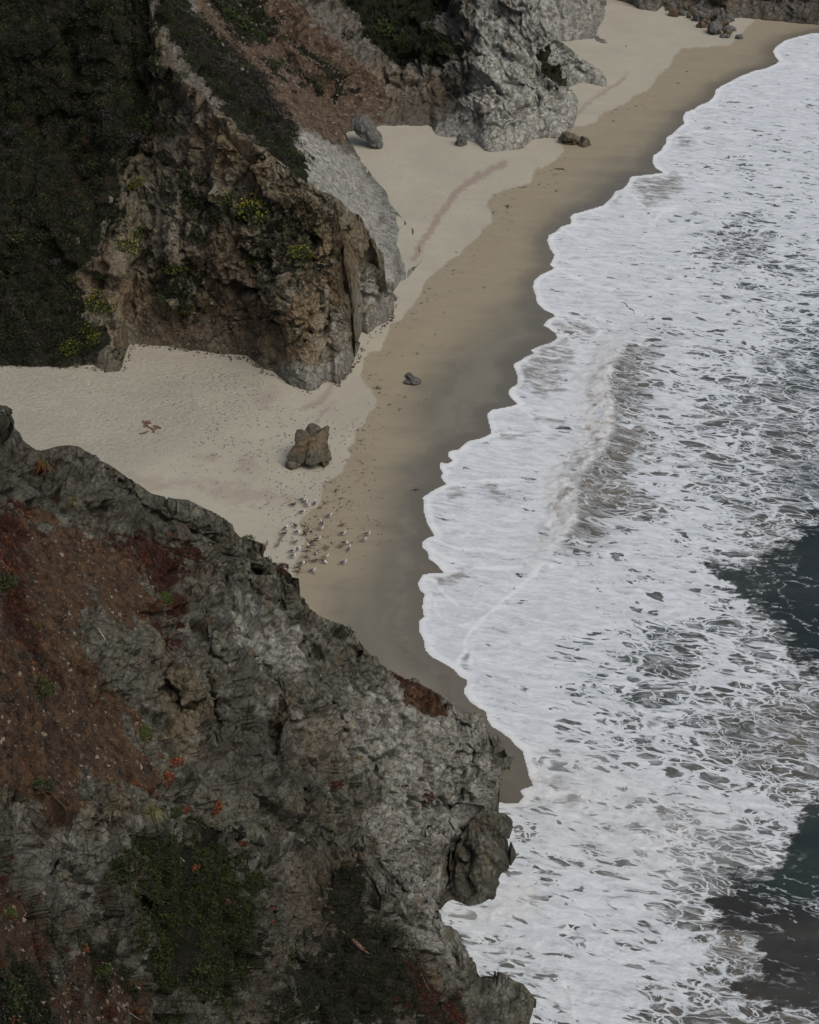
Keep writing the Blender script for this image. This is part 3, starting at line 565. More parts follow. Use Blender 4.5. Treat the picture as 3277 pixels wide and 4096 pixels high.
inn = (Y > 70) & (Y < 345)
Z = Z + np.where(inn & (SD > .5), (.10 * fbm(X, Y, X * 0, .12, 3, 23) + dry * .035 * fbm(X, Y, X * 0, .9, 4, 24)) * smooth(.5, 6, SD), 0)
Z += np.where(inn, .05 * dry * smooth(0, 1, np.abs(nz)), 0) * 0
# scour hollow around the small rock in the wet sand, and around the boulder
bx, by, _ = (float(q[0]) for q in on_ground([1655], [1520])); Z -= .22 * np.exp(-(((X - bx) / 1.6) ** 2 + ((Y - by) / 2.6) ** 2))
b2x, b2y, _ = (float(q[0]) for q in on_ground([1235], [1850])); Z -= .18 * np.exp(-(((X - b2x) / 2.8) ** 2 + ((Y - b2y) / 2.6) ** 2))
V = np.stack([X, Y, Z], 2).reshape(-1, 3); Fq = grid_faces(len(cols_), len(rows_))
kp = (SD.ravel() > -7)[Fq].any(1)
wband = np.clip(.5 + 1.1 * fbm(SD * .9 + nz * .8, Y * .10, X * 0, .45, 4, 26), 0, 1)
foot = np.clip(foot, 0, 1); sa = np.stack([dry, wetd, foot], 2).reshape(-1, 3); sb = np.stack([st, rip, wband], 2).reshape(-1, 3)
V2, F2, sa2, sb2, sg2 = compact(V, Fq, kp, sa, sb, np.stack([gloss] * 3, 2).reshape(-1, 3))
me = np_mesh('sand', V2, F2); add_attr(me, 'sa', sa2); add_attr(me, 'sb', sb2); add_attr(me, 'sg', sg2)
m = M('beach sand'); P = m.pos
dr, wt, ft, _ = m.attr('sa'); stn, rp, edge, _ = m.attr('sb')
nlo = m.noise(P, .12, 5, .6); nmid = m.noise(m.mapp(P, (.35, 1.3, 1)), .8, 6, .65); nfi = m.noise(P, 14, 4, .7)
damp = m.mix(m.ramp(nmid, .3, .7), (.275, .240, .170), (.300, .265, .190))
wetc = m.mix(m.ramp(edge, .2, .8), (.150, .143, .112), (.190, .180, .140))
c = m.mix(wt, damp, wetc)
dryc = m.mix(m.ramp(nlo, .3, .7), (.365, .347, .282), (.412, .394, .320)); dryc = m.mix(m.math('MULTIPLY', m.ramp(nmid, .5, .75), .35), dryc, (.33, .30, .235))
c = m.mix(dr, c, dryc)
c = m.mix(m.math('MULTIPLY', m.ramp(nfi, .45, .75), .22), c, (.12, .10, .08))
c = m.mix(m.math('MULTIPLY', stn, .6), c, (.24, .17, .14))
# footprints: scattered pits; wind ripples
fp = m.voro(m.mapp(m.warp(P, 1.5, .5), (1, .75, 1), (0, 0, .5)), 2.6); fpm = m.math('MULTIPLY', m.ramp(fp, .30, .12), m.math('MULTIPLY', ft, m.ramp(m.noise(P, .7, 3), .4, .55)))
c = m.mix(m.math('MULTIPLY', fpm, .5), c, (.15, .13, .11))
rv = m.noise(m.mapp(m.warp(P, .8, .6), (.8, 1.5, 1), (0, 0, .7)), 3.2, 3, .55)
h = m.math('ADD', m.math('MULTIPLY', fpm, -.8), m.math('MULTIPLY', m.math('MULTIPLY', rv, 1.5), m.math('ADD', m.math('MULTIPLY', rp, .9), m.math('MULTIPLY', dr, .1))))
c = m.mix(m.math('MULTIPLY', m.math('MULTIPLY', rp, m.ramp(rv, .52, .4)), .24), c, (.2, .18, .16))
nr = m.bump(h, .16, 1.); nr = m.bump(nfi, .02, .5, nr)
gl = m.attr('sg')[0]; c = m.mix(m.math('MULTIPLY', gl, .55), c, (.105, .097, .078))
sand_mat = m.fin(c, m.math('SUBTRACT', m.math('SUBTRACT', .92, m.math('MULTIPLY', m.math('MULTIPLY', wt, m.math('SUBTRACT', 1, dr)), .58)), m.math('MULTIPLY', gl, .25)), nr, .4)
o = link('sand', me, mat=sand_mat); o['kind'] = 'structure'

# ================================================================== SEA
PX, PY = project(np.stack([X, Y, X * 0], 2)); D = -SD
# how closed the foam is at places of the photo: x, y, density, brown, teal
DP = np.array([(2900,300,.97,0,0),(3200,250,.95,0,0),(2500,700,.99,0,0),(2400,950,.96,0,0),(2900,800,.88,0,.2),(3200,600,.86,0,0),(2960,950,.55,.2,.3),(3200,900,.8,0,.3),(2200,1050,.98,0,0),(2600,1200,.99,0,0),(2950,1300,.8,.2,.2),(3200,1300,.68,0,.5),(2400,1200,.97,0,0),(2330,1310,.62,1,0),(2260,1420,.9,.5,0),(2280,1500,.93,.3,0),(2150,1600,.95,.2,0),(2100,1700,.97,.2,0),(2350,1600,.97,0,0),
 (2600,1500,.76,.5,.3),(2900,1500,.66,.2,.6),(3200,1470,.45,0,1),(2600,1750,.74,.6,.2),(2900,1750,.62,.3,.6),(3200,1750,.45,.3,.6),(3000,1950,.6,.2,.7),(2500,1980,.3,1,0),(2600,1900,.78,.5,.2),(3230,1950,.35,0,1),(1900,1900,.99,0,0),(2000,2200,.99,0,0),(2300,2300,.96,0,0),(2600,2200,.9,.2,.2),(2860,2150,.72,.3,.4),(3050,2120,.55,.5,.5),(2000,2400,.96,0,0),(1750,2350,.93,.4,0),(1770,2500,.97,0,0),(2400,2450,.9,.1,.3),(2800,2350,.8,.2,.4),(2400,2560,.82,.1,.5),(2650,2640,.52,.1,.7),(2900,2600,.78,.2,.4),(3050,2550,.66,.2,.5),(1900,2700,.92,.2,0),(2100,2700,.96,0,0),
 (2480,2760,.68,.1,.6),(2700,2870,.76,.1,.6),(3000,2750,.66,.3,.5),(3150,2850,.5,.6,.4),(3230,2950,.45,.8,.3),(2100,2950,.97,0,0),(2400,2960,.72,.3,.4),(2450,3150,.82,.2,.5),(3050,3010,.5,.5,.4),(2900,3250,.78,.3,.4),(3150,3100,.6,.4,.4),(2600,3350,.84,.3,.3),(2800,3330,.72,.4,.3),(3100,3250,.84,.3,.3),(2150,3150,.85,.8,0),(2300,3250,.85,.8,0),(2300,3400,.84,.4,.2),(2700,3300,.72,.9,0),(2500,3600,.92,.2,.2),(2800,3620,.7,.5,.3),(2950,3600,.72,.6,.3),(2700,3830,.86,.3,.2),(2900,3950,.72,.5,.3),(3000,3780,.5,1,.2),(2350,3900,.96,.2,0),(2200,3700,.95,.2,0),(1950,3700,.86,.5,0),(2150,4000,.82,.5,0),(2400,4080,.93,.3,0),(2700,4080,.72,.5,.3),(3150,4080,.6,.6,.3),(2000,3400,.85,.6,.1)], float)
wsum = np.zeros(X.shape, f32); acc = [wsum.copy() for _ in range(3)]
for q in DP:
    wt_ = 1 / (((PX - q[0]) / 110) ** 2 + ((PY - q[1]) / 80) ** 2 + .25) ** 1.7
    wsum += wt_
    for k in range(3): acc[k] += wt_ * q[2 + k]
dens, brown, teal = (a / wsum for a in acc)
nz = fbm(X, Y, X * 0, .25, 4, 31); nz2 = fbm(X * .7, Y, X * 0, .9, 3, 33)
DARK = [p6((1725,15),(1625,90),(1610,160),(1540,190),(1480,210),(1400,230),(1280,240),(1250,255),(1310,280),(1350,310),(1375,350),(1370,370),(1400,400),(1460,440),(1530,480),(1600,520),(1600,570),(1640,630),(1690,665),(1900,690),(3600,760),(3600,-260),(1900,0)),
        p8((3600,60),(1900,120),(1725,160),(1680,170),(1665,220),(1600,300),(1560,360),(1500,440),(1400,455),(1320,450),(1380,510),(1290,545),(1280,580),(1340,600),(1310,640),(1290,660),(1330,690),(1440,720),(1450,780),(1480,830),(1400,860),(1360,890),(1400,940),(1500,1000),(1725,1040),(1900,1060),(3600,1300))]
nz5 = fbm(X * .5, Y, X * 0, .6, 5, 35, False, .7)
dk = pmask(PX, PY, DARK, 34, nz5, 110)
tl = pmask(PX, PY, [p8((3600,60),(1900,120),(1725,160),(1680,170),(1560,360),(1500,440),(1320,450),(1400,500),(1600,560),(1900,640))], 60)
dens = dens * (1 - dk) + dk * (.05 + .10 * tl); brown = brown * (1 - dk) + dk * np.where(PY < 3000, .35, .9 - .8 * tl); teal = teal * (1 - dk) + dk * np.where(PY < 3000, .8, .25 + .75 * tl)
far_out = smooth(0, 900, PX - W - 100)                 # open sea beyond the picture
dens = dens * (1 - far_out) + .15 * far_out
dens = 1 - (1 - dens) * (1 + .35 * smooth(2400, 2800, PY) + .45 * smooth(3150, 3500, PY) + .2 * smooth(2500, 3000, PX))
dens = dens + nz * .22 * (dens < .97) * (dens > .3)
# thin sandy water at the very edge, bright rim
rim = smooth(.55, .12, np.abs(D - .25)) * (.6 + .4 * smooth(-.2, .3, nz2))
LINES = [(p2((1085,730),(935,745),(900,790),(950,830),(980,870),(1010,885),(1100,880)),5), (p2((1130,725),(1200,750),(1290,785)),5), (p2((1080,580),(1120,570),(1200,555),(1340,560),(1430,555)),4), (p2((635,957),(700,948),(740,948)),5), (p2((640,960),(680,990),(720,1010)),5),(p2((1010,910),(1020,950),(1060,895),(1140,870)),6),(p2((1548,262),(1600,265),(1660,275),(1725,300)),5),
 (p4((600,38),(640,60),(700,95),(780,125),(850,140)),6), (p4((605,250),(660,250),(720,270),(790,300),(805,320),(780,345),(720,320),(660,288)),5), (p4((790,262),(860,290)),4), (p4((568,290),(640,330),(700,358)),5), (p4((715,380),(750,400),(820,412)),5), (p4((440,625),(480,640),(560,670),(650,690)),6), (p4((345,750),(440,745),(540,748),(600,745)),5), (p4((160,965),(230,950),(330,945),(480,940)),5),(p4((450,625),(520,680),(600,740)),5),
 (p6((80,108),(130,130),(200,155),(290,155),(360,165)),6), (p6((85,160),(150,190),(230,222),(300,238),(420,240)),6), (p6((150,260),(220,245),(290,235),(360,238),(560,225)),6), (p6((60,265),(110,300),(150,350),(200,390)),6), (p6((220,110),(250,85),(310,80)),5),
 (p6((560,225),(480,300),(420,350),(380,390),(300,455),(250,510),(232,545),(235,590),(205,620),(200,650),(230,690),(250,720)),7), (p6((262,590),(255,640),(250,700)),5), (p6((105,370),(110,410),(135,450),(160,455)),5),(p6((60,340),(100,365),(160,370)),5),
 (p8((860,430),(900,460),(940,470)),4),(p8((640,900),(680,960),(700,1077)),6),(p8((760,300),(900,340),(1040,340),(1150,300),(1170,280)),7),
 (p6((1610,85),(1560,110),(1500,130)),3)]
ln = rim
for L, wd in LINES:
    ln = np.maximum(ln, smooth(wd * 1.6, wd * .3, polydist(PX, PY, L) + nz2 * wd * 2.0) * (.75 + .5 * nz))
ln = np.clip(ln, 0, 1)
# the breaking wave
BRK = p4((1010,268),(960,310),(890,370),(870,420),(835,490),(830,560),(850,640),(850,720),(820,800),(760,860),(705,920),(690,980),(690,1040)) + p6((695,20),(690,50),(650,95),(625,125),(560,200))
BW = [tuple(float(c) for c in at_z(x, y, .5)) for x, y in BRK]
bd = polydist(X, Y, BW); left = inside(X, Y, BW + [(-60., BW[-1][1]), (-60., BW[0][1])])
bs = np.where(left, bd, -bd)                    # positive toward the beach
endf = smooth(BW[-1][1] - 4, BW[-1][1] + 8, Y) * smooth(BW[0][1] + 4, BW[0][1] - 12, Y)
wave = np.where(bs > 0, np.exp(-(bs / 1.5) ** 2), np.exp(-(bs / 1.7) ** 2)) * endf
turb = smooth(4.2 + 3 * nz, 1.3, bs) * smooth(-.9, .2, bs) * endf * smooth(0, .25, nz2 * .6 + .35)
back = smooth(-5.5 - 2.5 * nz, -1.2, bs) * smooth(.2, -.5, bs) * endf
lump = fbm(X, Y, X * 0, .5, 3, 36, True)
rlr = smooth(8, 0, polydist(X, Y, [tuple(float(c) for c in at_z(x, y, 0)) for x, y in p8((500,20),(620,60),(760,110),(900,200),(1040,300),(1150,290))])) * .7
turb = np.maximum(turb, rlr * .55)
turb = np.maximum(turb, pmask(PX, PY, [p8((120,590),(300,600),(480,480),(560,500),(570,600),(420,660),(200,660)), p8((480,0),(640,20),(830,130),(830,180),(600,150),(470,120))], 22, nz, 50) * .5)
Z = .035 * (1 - np.exp(-np.maximum(D, 0) / .25)) * (D > 0) + np.where(D < 0, D * .03, 0)
off = smooth(2, 14, D); inn = (Y > 60) & (Y < 345)
Z = Z + np.where(inn, off * (.10 * fbm(X * .6, Y, X * 0, .22, 4, 37) + .05 * fbm(X, Y, X * 0, 1.1, 3, 38)) + .02 * smooth(0, 1.5, D) * fbm(X, Y, X * 0, 1.3, 3, 39) + .5 * wave + turb * .22 * (lump - .35) * smooth(.3, 1.5, D) + .03 * ln * (D > 0), 0)
swell = pmask(PX, PY, [p6((-100,-400),(1900,-400),(1900,1500),(-100,1500))], 50) * 0
dens = np.where(back > 0, dens * (1 - .55 * back) + .0, dens)
brown = np.clip(brown * (1 - turb) + back * .38 + turb * pmask(PX, PY, [p4((840,420),(890,440),(850,500),(830,470)), p4((690,600),(850,570),(880,700),(820,820),(700,850),(680,760)), p4((600,1000),(690,990),(690,1040),(620,1060)), p8((440,0),(700,20),(850,120),(860,180),(700,190),(480,150)), p8((480,450),(600,460),(600,560),(480,560)), p8((700,150),(950,230),(1180,260),(1170,320),(900,330),(760,260))], 30, nz2, 90), 0, 1)
# sandy translucent backwash between swash lobes
film = pmask(PX, PY, [p4((610,290),(660,280),(760,300),(800,330),(760,345),(650,310)), p4((500,400),(640,340),(700,400),(640,520),(500,500)), p4((470,450),(560,470),(660,560),(560,600),(450,540)), p4((160,990),(220,990),(230,1020),(170,1020)), p4((290,965),(360,970),(410,1010),(370,1030)), p6((90,280),(260,240),(280,262),(200,300),(130,310)), p2((930,760),(990,740),(1130,735),(1150,800),(1000,870)), p2((860,800),(900,800),(880,850),(840,860)), p6((210,620),(250,600),(250,650),(220,650)), p4((380,750),(540,750),(500,765),(400,765)),p4((490,645),(600,680),(640,700),(540,680)),p2((1120,560),(1200,580),(1200,600),(1140,610))], 14, nz2, 40)
wa = np.stack([np.clip(dens, 0, 1), ln, np.clip(brown, 0, 1)], 2).reshape(-1, 3)
wb = np.stack([np.clip(teal, 0, 1), np.clip(turb, 0, 1), film], 2).reshape(-1, 3); wc = np.stack([back, smooth(1.2, .0, D), dk], 2).reshape(-1, 3)
V = np.stack([X, Y, Z], 2).reshape(-1, 3)
kp = (D.ravel() > -1.2)[Fq].any(1)
V2, F2, wa2, wb2, wc2 = compact(V, Fq, kp, wa, wb, wc)
me = np_mesh('sea', V2, F2); add_attr(me, 'wa', wa2); add_attr(me, 'wb', wb2); add_attr(me, 'wc', wc2)
m = M('foaming sea'); P = m.pos
de, li, br, _ = m.attr('wa'); te_, tu, fi, _ = m.attr('wb'); bk, ed, dkk, _ = m.attr('wc')
S = m.mapp(m.mapp(P, rot=(0, 0, .30)), (.50, 1, 1))             # everything is drawn out by the wash
W1 = m.warp(S, .32, 3.2, 3); W2 = m.warp(W1, 1.1, .7, 3)
open_ = m.math('SUBTRACT', 1., de)
szn = m.noise(S, .16, 5, .65)
o3 = m.math('ADD', m.math('MULTIPLY', open_, 1.14), m.math('MULTIPLY', m.math('SUBTRACT', szn, .5), m.math('ADD', .10, m.math('MULTIPLY', open_, 1.5))), clamp=True)
def ridge(v_, sc_, det, rough=.5):                              # 0 on long winding lines, rising to either side
    return m.math('ABSOLUTE', m.math('SUBTRACT', m.noise(v_, sc_, det, rough), .5))
ra, rb = ridge(W1, .45, 3, .5), ridge(W2, 1.9, 3, .5)
va, vb, vc = m.voro(W1, .42, 'DISTANCE_TO_EDGE'), m.voro(W2, 1.0, 'DISTANCE_TO_EDGE'), m.voro(W2, 2.3, 'DISTANCE_TO_EDGE')
jg = m.math('MULTIPLY', m.math('SUBTRACT', m.noise(W2, 3.2, 4, .6), .5), .16)
pat = m.noise(S, .35, 4, .6, out=0)
# nearness to the froth web: large cells cut by finer ones, with winding thick strands across
web = m.math('ADD', m.math('MINIMUM', m.math('MULTIPLY', va, m.ramp(pat, .42, .6, 4.5, 1.6)), m.math('MULTIPLY', vb, m.ramp(pat, .45, .62, 1.7, 5.))), jg)
web = m.math('MINIMUM', web, m.math('ADD', m.math('MULTIPLY', vc, 3.2), m.ramp(m.noise(W1, .8, 3), .42, .58, -.05, .5)))
web = m.math('MINIMUM', web, m.math('ADD', m.math('MULTIPLY', ra, 5.5), .02))
thr = m.math('MULTIPLY', m.math('POWER', m.math('SUBTRACT', 1., o3), 2.6), .52)
hole = m.ramp(m.math('SUBTRACT', web, thr), -.02, .10)
hole = m.math('MULTIPLY', hole, m.ramp(m.noise(W2, 1.6, 4, .65), .34, .56, .55, 1.))
# streaks drawn up the back of the wave
stk = m.noise(m.mapp(m.mapp(m.warp(P, .4, 1.4), rot=(0, 0, .30)), (.2, 1.5, 1)), .9, 6, .68)
hole = m.math('MAXIMUM', hole, m.math('MULTIPLY', m.math('MULTIPLY', bk, .85), m.ramp(stk, .62, .40)))
# thin places in the closed foam
grain = m.noise(m.mapp(m.mapp(m.warp(P, .4, 1.6, 2), rot=(0, 0, .25)), (.28, 1.2, 1)), 1.6, 7, .7)
hole = m.math('MAXIMUM', hole, m.math('MULTIPLY', m.ramp(grain, .54, .72), m.math('MULTIPLY', m.ramp(szn, .42, .58), .6)))
hole = m.math('MAXIMUM', hole, m.math('MULTIPLY', fi, m.ramp(grain, .34, .60, 0., .85)))
hole = m.math('MULTIPLY', hole, m.math('SUBTRACT', 1., m.math('MULTIPLY', tu, .7)))
strand = m.math('MULTIPLY', m.ramp(ridge(m.warp(S, .25, 4., 4), .35, 4, .6), .022, .0), m.ramp(szn, .40, .56, .0, .75))
hole = m.math('MAXIMUM', hole, m.math('MULTIPLY', m.ramp(m.math('ADD', dkk, m.math('MULTIPLY', m.math('SUBTRACT', grain, .5), 1.2)), .3, .8), m.math('SUBTRACT', 1., strand)))
hole = m.math('MULTIPLY', hole, m.math('SUBTRACT', 1., m.math('MULTIPLY', li, .85)))
big = m.noise(P, .3, 4, .6)
fo = m.mix(m.ramp(grain, .34, .62), (.675, .728, .768), (.51, .565, .605))
fo = m.mix(m.math('MULTIPLY', m.ramp(rb, .03, .0), .45), fo, (.76, .805, .84))
fo = m.mix(m.math('MULTIPLY', li, .8), fo, (.78, .81, .82))
tb = m.noise(m.warp(P, .8, 1.2, 2), .75, 8, .68)
fo = m.mix(tu, fo, m.mix(m.ramp(tb, .36, .56), m.mix(br, (.44, .48, .47), (.24, .215, .175)), (.68, .70, .70)))
wd_ = m.mix(m.ramp(m.noise(P, .5, 4), .35, .65), (.050, .062, .058), (.125, .145, .136))
wd_ = m.mix(m.math('MULTIPLY', te_, .55), wd_, (.045, .066, .064)); wd_ = m.mix(m.ramp(open_, .35, .6, 0., .45), wd_, (.045, .05, .047))
wd_ = m.mix(m.math('MULTIPLY', br, m.ramp(big, .3, .6, .5, 1.)), wd_, (.15, .135, .112))
dkc = m.mix(m.ramp(m.noise(m.mapp(P, (.4, 1, 1)), .1, 6, .65), .35, .65), m.mix(te_, (.020, .018, .017), (.011, .022, .023)), m.mix(te_, (.055, .052, .047), (.034, .048, .046)))
wd_ = m.mix(m.math('MULTIPLY', dkk, .92), wd_, dkc)
wd_ = m.mix(m.math('MAXIMUM', m.math('MULTIPLY', ed, .8), m.math('MULTIPLY', fi, .9)), wd_, (.25, .235, .215))
# foam dissolves softly: thin foam over the water
c = m.mix(hole, fo, wd_)
nr = m.bump(m.noise(m.mapp(P, (.7, 1.2, 1)), 1.4, 6, .68), .16, .55)
m.fin(c, m.ramp(hole, .2, .8, .95, .22), nr, .25)
o = link('sea', me, mat=m.m); o['kind'] = 'structure'

# ================================================================== THINGS
def simple_mat(name, colr, rough=.85, var=0., vs=6., alt=None, spec=.3, bump_=None):
    m = M(name); c = colr
    if alt is not None: c = m.mix(m.ramp(m.noise(m.pos, vs, 5, .65), .38, .62), colr, alt)
    nr = m.bump(m.noise(m.pos, vs * 3, 5, .7), bump_, .8) if bump_ else None
    return m.fin(c, rough, nr, spec)
def leaf_mat(name, c1, c2, rough=.7):
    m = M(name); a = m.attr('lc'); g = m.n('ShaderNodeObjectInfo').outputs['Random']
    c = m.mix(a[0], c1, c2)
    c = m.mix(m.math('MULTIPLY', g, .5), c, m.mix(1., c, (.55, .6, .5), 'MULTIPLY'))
    return m.fin(c, rough, None, .25)
def leaves(C, Nn, R, K, size, flat=.75, up=.35, seed=0, shape='leaf', inner=.35, aspect=1.8):
    """ K leaves on a lumpy cushion about each centre; returns V, F, lc """
    r = np.random.default_rng(seed); n = len(C); C = np.repeat(C, K, 0); Nn = np.repeat(Nn, K, 0); R = np.repeat(R, K)
    d = r.normal(size=(n * K, 3)); d /= np.linalg.norm(d, axis=1, keepdims=True)
    dn = (d * Nn).sum(1); d = d - Nn * np.minimum(dn, 0)[:, None] * 1.7            # keep them on the outward side
    lump = 1 + .28 * fbm(d[:, 0] * 2 + C[:, 0], d[:, 1] * 2 + C[:, 1], d[:, 2] * 2 + C[:, 2], 1.2, 2, seed) * 2
    rad = R * (inner + (1 - inner) * r.random(n * K) ** .35) * lump
    P = C + d * rad[:, None] * np.where(np.abs(Nn) > 2, 1, 1) ; P -= Nn * ((d * Nn).sum(1) * rad * (1 - flat))[:, None]
    ax = r.normal(size=(n * K, 3)) + d * .9 + np.array([0, 0, up]); ax /= np.linalg.norm(ax, axis=1, keepdims=True)
    sd = np.cross(ax, r.normal(size=(n * K, 3))); sd /= np.linalg.norm(sd, axis=1, keepdims=True) + 1e-9
    L = (size * (.6 + .8 * r.random(n * K)) * R)[:, None]; Wd = L / aspect
    V = np.stack([P - ax * L * .5, P + sd * Wd * .5, P + ax * L * .5, P - sd * Wd * .5], 1).reshape(-1, 3)
    F = np.arange(n * K * 4).reshape(-1, 4)
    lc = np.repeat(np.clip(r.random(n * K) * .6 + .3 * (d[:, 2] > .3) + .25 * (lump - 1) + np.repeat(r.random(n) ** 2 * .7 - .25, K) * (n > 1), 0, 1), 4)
    return V, F, np.stack([lc, lc, lc], 1)
def leaf_mesh(name, V, F, lc, mat):
    me = np_mesh(name, V, F, False); add_attr(me, 'lc', lc); me.materials.append(mat); return me
M_DARK = leaf_mat('dark scrub leaves', (.008, .011, .005), (.030, .036, .015))
M_GREEN = leaf_mat('green shrub leaves', (.016, .028, .008), (.055, .080, .022))
M_MAT = leaf_mat('creeper leaves', (.013, .019, .005), (.050, .062, .014))
M_BRIGHT = leaf_mat('bright green cushion leaves', (.03, .055, .010), (.10, .15, .028))
M_OLIVE = leaf_mat('olive shrub leaves', (.030, .036, .014), (.085, .092, .04))
M_PURPLE = leaf_mat('grey purple scrub', (.028, .024, .024), (.075, .066, .066))
M_RED = leaf_mat('red ice plant leaves', (.022, .009, .006), (.10, .030, .012))
M_ORANGE = leaf_mat('orange succulent leaves', (.11, .035, .016), (.30, .11, .055))
M_STRAW = leaf_mat('straw blades', (.13, .11, .04), (.32, .27, .14))
M_BLADE = leaf_mat('green blades', (.05, .065, .02), (.16, .17, .06))
M_YEL = leaf_mat('yellow flowers', (.26, .24, .02), (.42, .38, .045))
M_BARK = simple_mat('grey bark', (.16, .13, .10), .9, alt=(.08, .065, .05), vs=8, bump_=.02)
M_WOODR = simple_mat('reddish driftwood', (.10, .055, .045), .8, alt=(.22, .14, .10), vs=5, bump_=.02)
M_WOODP = simple_mat('bleached driftwood', (.42, .39, .35), .8, alt=(.28, .25, .22), vs=5, bump_=.02)
M_KELP = simple_mat('dark kelp', (.030, .020, .012), .45, alt=(.075, .04, .022), vs=6, spec=.5)

def scatter(surf, polys, n, wdt=10, amp=60, seed=0, minpx=-60):
    r = np.random.default_rng(seed); i = surf.id; px, py = surf.px[i], surf.py[i]; V = surf.V[i]
    nz = fbm(V[:, 0], V[:, 1], V[:, 2], .4, 3, seed + 200)
    m_ = pmask(px, py, polys, wdt, nz, amp); w_ = m_ * (surf.V[i][:, 2] > .3); w_ = w_ * (w_ > .3)
    if w_.sum() == 0: return np.zeros((0, 3)), np.zeros((0, 3))
    c = r.choice(len(i), min(n, int((w_ > 0).sum())), replace=False, p=w_ / w_.sum())
    return surf.V[i][c].astype(float), surf.N[i][c].astype(float)
def stuff(name, parts, mats, label, cat):
    V, F, L, mi, off = [], [], [], [], 0
    for k, (v, f_, l) in enumerate(parts): V.append(v); F.append(f_ + off); L.append(l); mi.append(np.full(len(f_), k)); off += len(v)
    me = np_mesh(name, np.concatenate(V), np.concatenate(F), False); add_attr(me, 'lc', np.concatenate(L))
    for m_ in mats: me.materials.append(m_)
    me.polygons.foreach_set('material_index', np.concatenate(mi).astype(np.int32))
    o = link(name, me); return tag(o, label, cat, kind='stuff')
def clumps(surf, polys, n, rad, K, size, seed, **kw):
    C, Nn = scatter(surf, polys, n, seed=seed, **{k: v for k, v in kw.items() if k in ('wdt', 'amp')})
    r = np.random.default_rng(seed + 5); R = rad * (.55 + .9 * r.random(len(C)) ** 1.5)
    return leaves(C + Nn * (R * .1)[:, None], Nn, R, K, size, seed=seed)

# ground-covering scrub nobody could count
hv = HVEG
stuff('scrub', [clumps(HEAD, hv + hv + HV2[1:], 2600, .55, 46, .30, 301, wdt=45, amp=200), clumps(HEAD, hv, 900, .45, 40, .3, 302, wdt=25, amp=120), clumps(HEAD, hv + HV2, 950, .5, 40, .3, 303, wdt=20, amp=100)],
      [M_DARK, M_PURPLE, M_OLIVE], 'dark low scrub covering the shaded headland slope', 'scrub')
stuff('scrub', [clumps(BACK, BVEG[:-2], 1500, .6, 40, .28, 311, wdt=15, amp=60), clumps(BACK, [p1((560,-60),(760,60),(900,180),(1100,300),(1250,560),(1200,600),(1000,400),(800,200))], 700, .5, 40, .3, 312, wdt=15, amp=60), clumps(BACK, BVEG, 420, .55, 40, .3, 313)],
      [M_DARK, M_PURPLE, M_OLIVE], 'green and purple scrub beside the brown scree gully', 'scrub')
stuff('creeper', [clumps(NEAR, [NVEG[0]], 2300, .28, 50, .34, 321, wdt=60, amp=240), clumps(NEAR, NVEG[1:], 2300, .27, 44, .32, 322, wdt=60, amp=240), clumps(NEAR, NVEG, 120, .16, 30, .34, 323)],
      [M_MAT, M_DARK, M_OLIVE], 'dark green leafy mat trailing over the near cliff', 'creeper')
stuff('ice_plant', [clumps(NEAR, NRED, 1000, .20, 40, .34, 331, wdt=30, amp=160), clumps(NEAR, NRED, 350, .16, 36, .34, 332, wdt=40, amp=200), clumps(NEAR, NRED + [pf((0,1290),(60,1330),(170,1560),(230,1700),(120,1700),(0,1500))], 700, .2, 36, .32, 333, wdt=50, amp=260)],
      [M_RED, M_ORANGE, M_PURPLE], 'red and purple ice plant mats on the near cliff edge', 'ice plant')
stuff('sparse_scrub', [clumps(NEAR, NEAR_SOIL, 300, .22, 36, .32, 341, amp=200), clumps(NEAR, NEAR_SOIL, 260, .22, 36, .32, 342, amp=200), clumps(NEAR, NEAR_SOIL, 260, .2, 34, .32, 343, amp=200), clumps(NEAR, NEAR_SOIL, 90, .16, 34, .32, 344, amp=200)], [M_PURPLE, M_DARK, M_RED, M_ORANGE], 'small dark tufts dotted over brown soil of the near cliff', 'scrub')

# stones: broken rock lying on soil and scree
def pebble_cloud(surf, polys, n, size, seed, **kw):
    C, Nn = scatter(surf, polys, n, seed=seed, **kw); r = np.random.default_rng(seed)
    base = np.array([[1,0,0],[-1,0,0],[0,1,0],[0,-1,0],[0,0,1],[0,0,-1]], float); tri = np.array([[0,2,4],[2,1,4],[1,3,4],[3,0,4],[2,0,5],[1,2,5],[3,1,5],[0,3,5]])
    s_ = size * (.4 + 1.4 * r.random(len(C)) ** 3); q = base[None] * (s_[:, None] * (.6 + .7 * r.random((len(C), 3))))[:, None, :]
    a = r.random(len(C)) * 6.28; b = r.random(len(C)) * 1.5
    ca, sa_, cb, sb_ = np.cos(a), np.sin(a), np.cos(b), np.sin(b)
    x = q[..., 0] * ca[:, None] - q[..., 1] * sa_[:, None]; y = q[..., 0] * sa_[:, None] + q[..., 1] * ca[:, None]; z = q[..., 2]
    y, z = y * cb[:, None] - z * sb_[:, None], y * sb_[:, None] + z * cb[:, None]
    V = np.stack([x, y, z], 2) + C[:, None] + (r.normal(size=(len(C), 6, 3)) * s_[:, None, None] * .18)
    F = tri[None] + (np.arange(len(C)) * 6)[:, None, None]
    lc = np.repeat(r.random(len(C)), 6)
    return V.reshape(-1, 3), F.reshape(-1, 3), np.stack([lc] * 3, 1)
M_STONE = leaf_mat('broken stones', (.07, .05, .036), (.25, .215, .175), .95)
